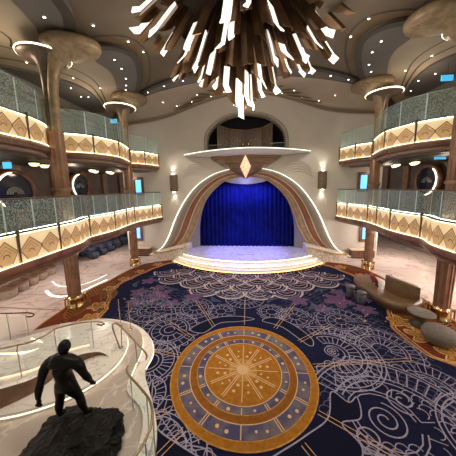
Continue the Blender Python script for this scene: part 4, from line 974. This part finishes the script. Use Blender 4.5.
# glowing curve of the left stair foot
k = MB(); k.tube(smooth([(-6.35,5.55,.62),(-6.0,5.5,.58),(-5.72,5.3,.6),(-5.72,5.05,.66),(-6.1,4.8,.74),(-6.9,4.6,.86)], 6), .022, 'ledsoft', 6); tag(k.build('light_strip'), 'glowing white curved strip on the marble ramp at left', 'light strip')
# ================================================================== STATUE
st = thing('statue', 'black bronze statue of a muscular standing man on a dark rock', 'statue', (-3.1, 3.4, .3))
def rockmesh(parent):
    bm = bmesh.new(); bmesh.ops.create_icosphere(bm, subdivisions=5, radius=1)
    for v in bm.verts:
        p = v.co.copy(); d = noise.noise(p*1.6+Vector((3,1,5)))*.26+noise.noise(p*3.7)*.2+abs(noise.noise(p*7))*.12
        q = p*(1+d); v.co = Vector((q.x*.76, q.y*.58, q.z*.52))
        # flatten the top in ledges
        if v.co.z > .22: v.co.z = .22+(v.co.z-.22)*.35
        v.co.z += .10*math.floor(v.co.x*4)/4*.6
        v.co.x += .04*noise.noise(Vector((0,0,v.co.z*9)))
    bmesh.ops.rotate(bm, verts=bm.verts, cent=(0,0,0), matrix=Matrix.Rotation(.25, 3, 'Z'))
    for v in bm.verts: v.co += Vector((-3.0, 3.12, .46)); v.co.z = max(v.co.z, .305)
    me = bpy.data.meshes.new('rock_base'); bm.to_mesh(me); bm.free(); me.materials.append(M['statuerock'])
    o = bpy.data.objects.new('rock_base', me); COL.objects.link(o); o.parent = parent; o.matrix_parent_inverse = parent.matrix_basis.inverted(); return o
rockmesh(st)
def skin(name, verts, edges, parent, sub=2, mt='statue', bulk=1.0):
    me = bpy.data.meshes.new(name); me.from_pydata([v[:3] for v in verts], edges, []); me.materials.append(M[mt])
    o = bpy.data.objects.new(name, me); COL.objects.link(o)
    md = o.modifiers.new('skin', 'SKIN'); md.use_smooth_shade = True
    for i, v in enumerate(verts):
        r = v[3]*bulk; sv = me.skin_vertices[0].data[i]; sv.radius = (r, v[4]*bulk if len(v) > 4 else r); sv.use_root = (i == 0)
    s2 = o.modifiers.new('sub', 'SUBSURF'); s2.levels = sub; s2.render_levels = sub
    if parent: o.parent = parent; o.matrix_parent_inverse = parent.matrix_basis.inverted()
    return o
V = [(-3.23,3.38,1.46,.138,.11),   # pelvis
 (-3.235,3.38,1.58,.128,.105), (-3.23,3.37,1.71,.168,.12), (-3.22,3.37,1.83,.195,.13), (-3.215,3.39,1.94,.155,.11), (-3.21,3.41,2.01,.105), (-3.21,3.43,2.04,.072),
 (-3.42,3.37,1.91,.105), (-3.52,3.34,1.84,.095), (-3.56,3.30,1.71,.080), (-3.585,3.26,1.57,.056), (-3.60,3.22,1.46,.066), (-3.605,3.19,1.33,.044), (-3.605,3.19,1.25,.036),
 (-3.02,3.39,1.92,.105), (-2.94,3.40,1.86,.092), (-2.91,3.42,1.74,.076), (-2.885,3.44,1.62,.054), (-2.865,3.47,1.53,.062), (-2.85,3.52,1.42,.044), (-2.845,3.54,1.36,.036),
 (-3.33,3.39,1.38,.108), (-3.36,3.39,1.24,.094), (-3.37,3.38,1.11,.064), (-3.39,3.35,.99,.074), (-3.39,3.34,.85,.046), (-3.40,3.36,.78,.046), (-3.41,3.48,.745,.040),
 (-3.14,3.39,1.38,.108), (-3.10,3.42,1.23,.094), (-3.06,3.47,1.11,.064), (-3.02,3.45,.99,.072), (-2.98,3.46,.85,.046), (-2.96,3.47,.775,.046), (-2.87,3.54,.745,.040)]
Ed = [(0,1),(1,2),(2,3),(3,4),(4,5),(5,6),(4,7),(7,8),(8,9),(9,10),(10,11),(11,12),(12,13),(4,14),(14,15),(15,16),(16,17),(17,18),(18,19),(19,20),
      (0,21),(21,22),(22,23),(23,24),(24,25),(25,26),(26,27),(0,28),(28,29),(29,30),(30,31),(31,32),(32,33),(33,34)]
body = skin('body', V, Ed, st, bulk=1.14)
# head with face looking to the stage
bm = bmesh.new(); bmesh.ops.create_icosphere(bm, subdivisions=4, radius=1)
for v in bm.verts:
    p = v.co; jaw = 1-.28*max(0, -p.z-.1)
    x, y, z = p.x*.092*jaw, p.y*.110, p.z*.130
    if p.y > .5 and abs(p.x) < .22 and -.35 < p.z < .15: y += .022*(1-abs(p.x)/.22)*(1-abs(p.z+.15)/.3)          # nose
    if p.y > .6 and .08 < p.z < .3 and .15 < abs(p.x) < .55: y -= .012                                           # eye sockets
    if p.y > .6 and -.58 < p.z < -.45 and abs(p.x) < .3: y -= .006                                                 # mouth
    if p.y > .6 and .3 < p.z < .42: y += .006
    v.co = Vector((x, y, z))
for s_ in (-1, 1):
    e = bmesh.ops.create_icosphere(bm, subdivisions=2, radius=1)['verts']
    for v in e: v.co = Vector((v.co.x*.012+s_*.094, v.co.y*.024-.005, v.co.z*.034+.002))
bmesh.ops.rotate(bm, verts=bm.verts, cent=(0,0,0), matrix=Matrix.Rotation(-.25, 3, 'Z'))
for v in bm.verts: v.co += Vector((-3.22, 3.45, 2.13))
me = bpy.data.meshes.new('head'); bm.to_mesh(me); bm.free(); me.materials.append(M['statue'])
for p in me.polygons: p.use_smooth = True
hd = bpy.data.objects.new('head', me); COL.objects.link(hd); hd.parent = st; hd.matrix_parent_inverse = st.matrix_basis.inverted()
# short cropped cap of hair
bm = bmesh.new(); bmesh.ops.create_icosphere(bm, subdivisions=4, radius=1)
bmesh.ops.delete(bm, geom=[v for v in bm.verts if v.co.z < -.25 or (v.co.y > .45 and v.co.z < .55)], context='VERTS')
for v in bm.verts:
    b = 1+.03*noise.noise(v.co*9); v.co = Vector((-3.22+v.co.x*.099*b, 3.455+v.co.y*.117*b, 2.135+v.co.z*.137*b))
me = bpy.data.meshes.new('hair'); bm.to_mesh(me); bm.free(); me.materials.append(M['statue'])
o = bpy.data.objects.new('hair', me); COL.objects.link(o); o.parent = hd
for p in me.polygons: p.use_smooth = True
# fists
def fist(name, c, d, side, up=Vector((0,0,1))):
    d = Vector(d).normalized(); s_ = d.cross(up).normalized()*side; u_ = s_.cross(d).normalized(); c = Vector(c)
    V2 = []; E2_ = []
    V2.append((*(c-d*.03), .036, .032)); V2.append((*(c+d*.05), .052, .040)); E2_.append((0, 1))
    root = skin('hand', V2, E2_, body, 2)
    for i in range(4):
        o_ = s_*(.042-.028*i); L = (.058,.065,.060,.048)[i]
        a = c+d*.045+o_; b_ = a+d*L*.8; c_ = b_+u_*(-.032)-d*.008; e = c_-d*.035+u_*.006
        skin('finger', [(*a, .014), (*b_, .014), (*c_, .013), (*e, .012)], [(0,1),(1,2),(2,3)], root, 1)
    a = c+d*.015+s_*.03; skin('thumb', [(*a, .012), (*(a+d*.03+s_*.012-u_*.015), .0115), (*(a+d*.052-s_*.012-u_*.036), .010)], [(0,1),(1,2)], root, 1)
fist('hand', (-3.605,3.19,1.24), (.0,.02,-1), 1, Vector((0,1,0)))
fist('hand', (-2.84,3.55,1.35), (.0,.2,-.95), -1, Vector((0,1,.3)))
# ================================================================== FURNITURE RIGHT
sofa = thing('curved_sofa', 'S-curved brown leather bench sofa beside the right columns', 'sofa', (6.3, 10, 0))
inn = smooth([(6.0,11.6),(5.55,11.3),(5.4,10.6),(5.5,9.9),(5.55,9.3),(5.85,8.75),(6.4,8.5),(6.95,8.75)], 6)
ou = smooth([(6.3,11.75),(6.6,11.5),(6.75,11.0),(6.95,10.5),(7.15,10.0),(7.25,9.5),(7.2,9.1),(6.95,8.75)], 6)
pts = inn+ou[::-1][1:]
cxm, cym = sum(p[0] for p in pts)/len(pts), sum(p[1] for p in pts)/len(pts)
k = MB(); rows = []
for s_, z in ((.90,.0),(.90,.08),(.97,.12),(1.03,.25),(1.03,.36),(.98,.43),(.9,.455),(.5,.46),(.02,.46)):
    rows.append([(cxm+(x-cxm)*s_, cym+(y-cym)*s_, z+.012) for x, y in pts])
k.grid(rows, 'leather', True, True); k.build('seat', sofa)
k = MB(); bk = smooth([(6.45,10.35),(6.25,9.9),(6.25,9.4),(6.5,9.05),(6.95,8.95)], 8)
bo = smooth([(6.75,10.4),(6.6,10.0),(6.6,9.6),(6.8,9.35),(7.05,9.3)], 8)
def wallrow(L, z): return [(x, y, z) for x, y in L]
H = [.95+.14*math.sin(PI*i/(len(bk)-1)) for i in range(len(bk))]
k.grid([wallrow(bk, .44), [(x, y, h-.05) for (x, y), h in zip(bk, H)], [(x*.7+a*.3, y*.7+b_*.3, h) for (x, y), (a, b_), h in zip(bk, bo, H)], [(x*.3+a*.7, y*.3+b_*.7, h) for (x, y), (a, b_), h in zip(bk, bo, H)], [(x, y, h-.05) for (x, y), h in zip(bo, H)], wallrow(bo, .44)], 'backrest')
for e in (0, -1): k.poly([(bk[e][0], bk[e][1], .44), (bk[e][0], bk[e][1], H[e]), (bo[e][0], bo[e][1], H[e]), (bo[e][0], bo[e][1], .44)], 'backrest')
k.build('backrest', sofa)
def cushion(x, y, z, rx, rz, lab):
    bm = bmesh.new(); bmesh.ops.create_cube(bm, size=1); bmesh.ops.subdivide_edges(bm, edges=bm.edges, cuts=5, use_grid_fill=True)
    for v in bm.verts:
        u = (1-(2*v.co.x)**2*.85)*(1-(2*v.co.z)**2*.85); v.co = Vector((v.co.x*.42, v.co.y*.16*max(.2, u), v.co.z*.40))
    me = bpy.data.meshes.new('cushion'); bm.to_mesh(me); bm.free(); me.materials.append(M['redcushion'])
    for p in me.polygons: p.use_smooth = True
    o = bpy.data.objects.new('cushion', me); COL.objects.link(o); o.location = (x, y, z); o.rotation_euler = (rx, 0, rz); tag(o, lab, 'cushion')
cushion(6.1, 10.75, .66, -.45, .9, 'red cushion on the curved sofa, the one farther from the backrest')
cushion(6.02, 10.3, .67, -.3, 1.3, 'red cushion on the curved sofa leaning against the backrest')
for x, y, w_ in ((4.78,10.0,'farther'),(4.98,9.4,'nearer')):
    s = thing('drum_table', 'small grey drum side table before the sofa, the %s of the two' % w_, 'side table', (x, y, .03))
    k = MB(); k.lathe([(.001,.03),(.15,.03),(.17,.05),(.15,.28),(.17,.50),(.001,.50)], 'greytable', (x, y), 24); k.build('body', s)
    k = MB(); k.lathe([(.001,.50),(.19,.50),(.195,.52),(.19,.54),(.001,.54)], 'greytable', (x, y), 28); k.build('table_top', s)
s = thing('round_table', 'round low table with pale top between sofa and round ottoman', 'table', (6.3, 7.95, .03))
k = MB(); k.lathe([(.001,.48),(.37,.48),(.40,.50),(.40,.525),(.37,.54),(.001,.54)], 'puff', (6.3,7.95), 36); k.build('table_top', s)
k = MB(); k.lathe([(.001,.03),(.30,.03),(.32,.06),(.20,.16),(.16,.3),(.24,.44),(.33,.48)], 'post', (6.3,7.95), 24); k.build('base', s)
s = thing('round_ottoman', 'large round taupe ottoman on the rust carpet border at right', 'ottoman', (6.2, 7.05, .03))
k = MB(); k.lathe([(.001,.03),(.30,.04),(.38,.12),(.44,.26),(.44,.36),(.38,.48),(.24,.54),(.001,.56)], 'puff', (6.2,7.05), 36); k.build('cushion_body', s)
k = MB(); k.tube([(6.2+.443*math.cos(a), 7.05+.443*math.sin(a), .31) for a in [T2*i/40 for i in range(41)]], .008, 'post', 5); k.build('piping', s)
# ================================================================== FURNITURE LEFT
proto2 = thing('drum_ottoman', 'cream drum ottoman with brown top, nearest of the left row', 'ottoman', (-11.35, 9.05, .005), 'drum ottomans on the left marble floor')
k = MB(); k.lathe([(.001,0),(.30,0),(.34,.05),(.37,.34),(.36,.42),(.32,.44)], 'puffcream', (0,0), 28); b0 = k.build('drum'); b0.parent = proto2
k = MB(); k.lathe([(.375,.40),(.385,.46),(.33,.50),(.31,.43),(.001,.41)], 'puffbrown', (0,0), 28); b1 = k.build('seat_top'); b1.parent = proto2
for x, y, lab in ((-11.5,9.75,'second nearest'),(-11.65,10.45,'middle one'),(-11.8,11.15,'fourth from the near end'),(-11.95,11.9,'farthest')):
    dup(proto2, (x, y, .005), 0, 'cream drum ottoman with brown top, %s of the left row' % lab, 'drum ottomans on the left marble floor')
# dark armchairs under the left deck
ac = thing('armchair', 'slate blue tub armchair under the left balcony, first of the aisle row', 'chair', (-11.3, 15.0, 0), 'slate blue armchairs under the left balcony')
k = MB(); k.lathe([(.001,.12),(.34,.12),(.37,.2),(.36,.42),(.3,.46),(.001,.47)], 'chairdark', (0,0), 20); q = k.build('seat'); q.parent = ac
k = MB(); k.lathe([(.36,.14),(.43,.2),(.46,.75),(.42,.80),(.37,.76),(.36,.44)], 'chairdark', (0,0), 20, True, PI*.35, PI*1.65); q = k.build('backrest'); q.parent = ac
for a in (.8, 2.35, 3.9, 5.5):
    k = MB(); k.tube([(.25*math.cos(a), .25*math.sin(a), 0), (.22*math.cos(a), .22*math.sin(a), .13)], .018, 'post', 6); q = k.build('leg'); q.parent = ac
for i in range(1, 12):
    dup(ac, (-11.3 if i < 7 else -12.5, 15.0+i*1.0 if i < 7 else 14.4+(i-7)*1.05, 0), .2*i, 'slate blue tub armchair under the left balcony, %s of the %s row' % (ORD[i if i < 7 else i-7], 'aisle' if i < 7 else 'back'), group='slate blue armchairs under the left balcony')
# shop counter under the right deck
s = thing('counter', 'pale long counter against the right hall wall under the balcony', 'counter', (13.6, 17, 0))
k = MB(); k.box((13.6,17,.5), (.9,8,.98), 'groundwall'); k.build('body', s); k = MB(); k.box((13.55,17,1.02), (1.1,8.1,.06), 'white_marble'); k.build('top', s)
for i, y in enumerate((14.2, 16.4, 18.6)):
    s = thing('glowing_niche', 'lit white niche in the right hall wall, %s' % ('nearest', 'middle', 'farthest')[i], 'niche', (14.3, y, 1.6))
    k = MB(); k.box((14.3, y, 1.75), (.08, .7, .9), 'lampshade'); k.build('lit_back', s); k = MB(); k.box((14.24, y, 1.27), (.2, .8, .05), 'wood'); k.build('shelf', s)
# light curves on the left marble floor
k = MB(); k.ribbon(smooth([(-10.1,9.8),(-9.4,9.35),(-8.7,9.25),(-8.25,9.7),(-8.0,10.5),(-7.8,11.3)], 8), .14, .006, 'white_inlay'); tag(k.build('floor_light_line'), 'glowing white curved line in the left marble floor beside the carpet', 'light strip')
k = MB(); k.ribbon(smooth([(-10.8,10.9),(-9.9,10.35),(-9.0,10.4),(-8.5,11.0),(-8.3,12.0)], 8), .08, .006, 'white_inlay'); tag(k.build('floor_light_line'), 'thin glowing curved line in the left marble floor nearer the ottomans', 'light strip')
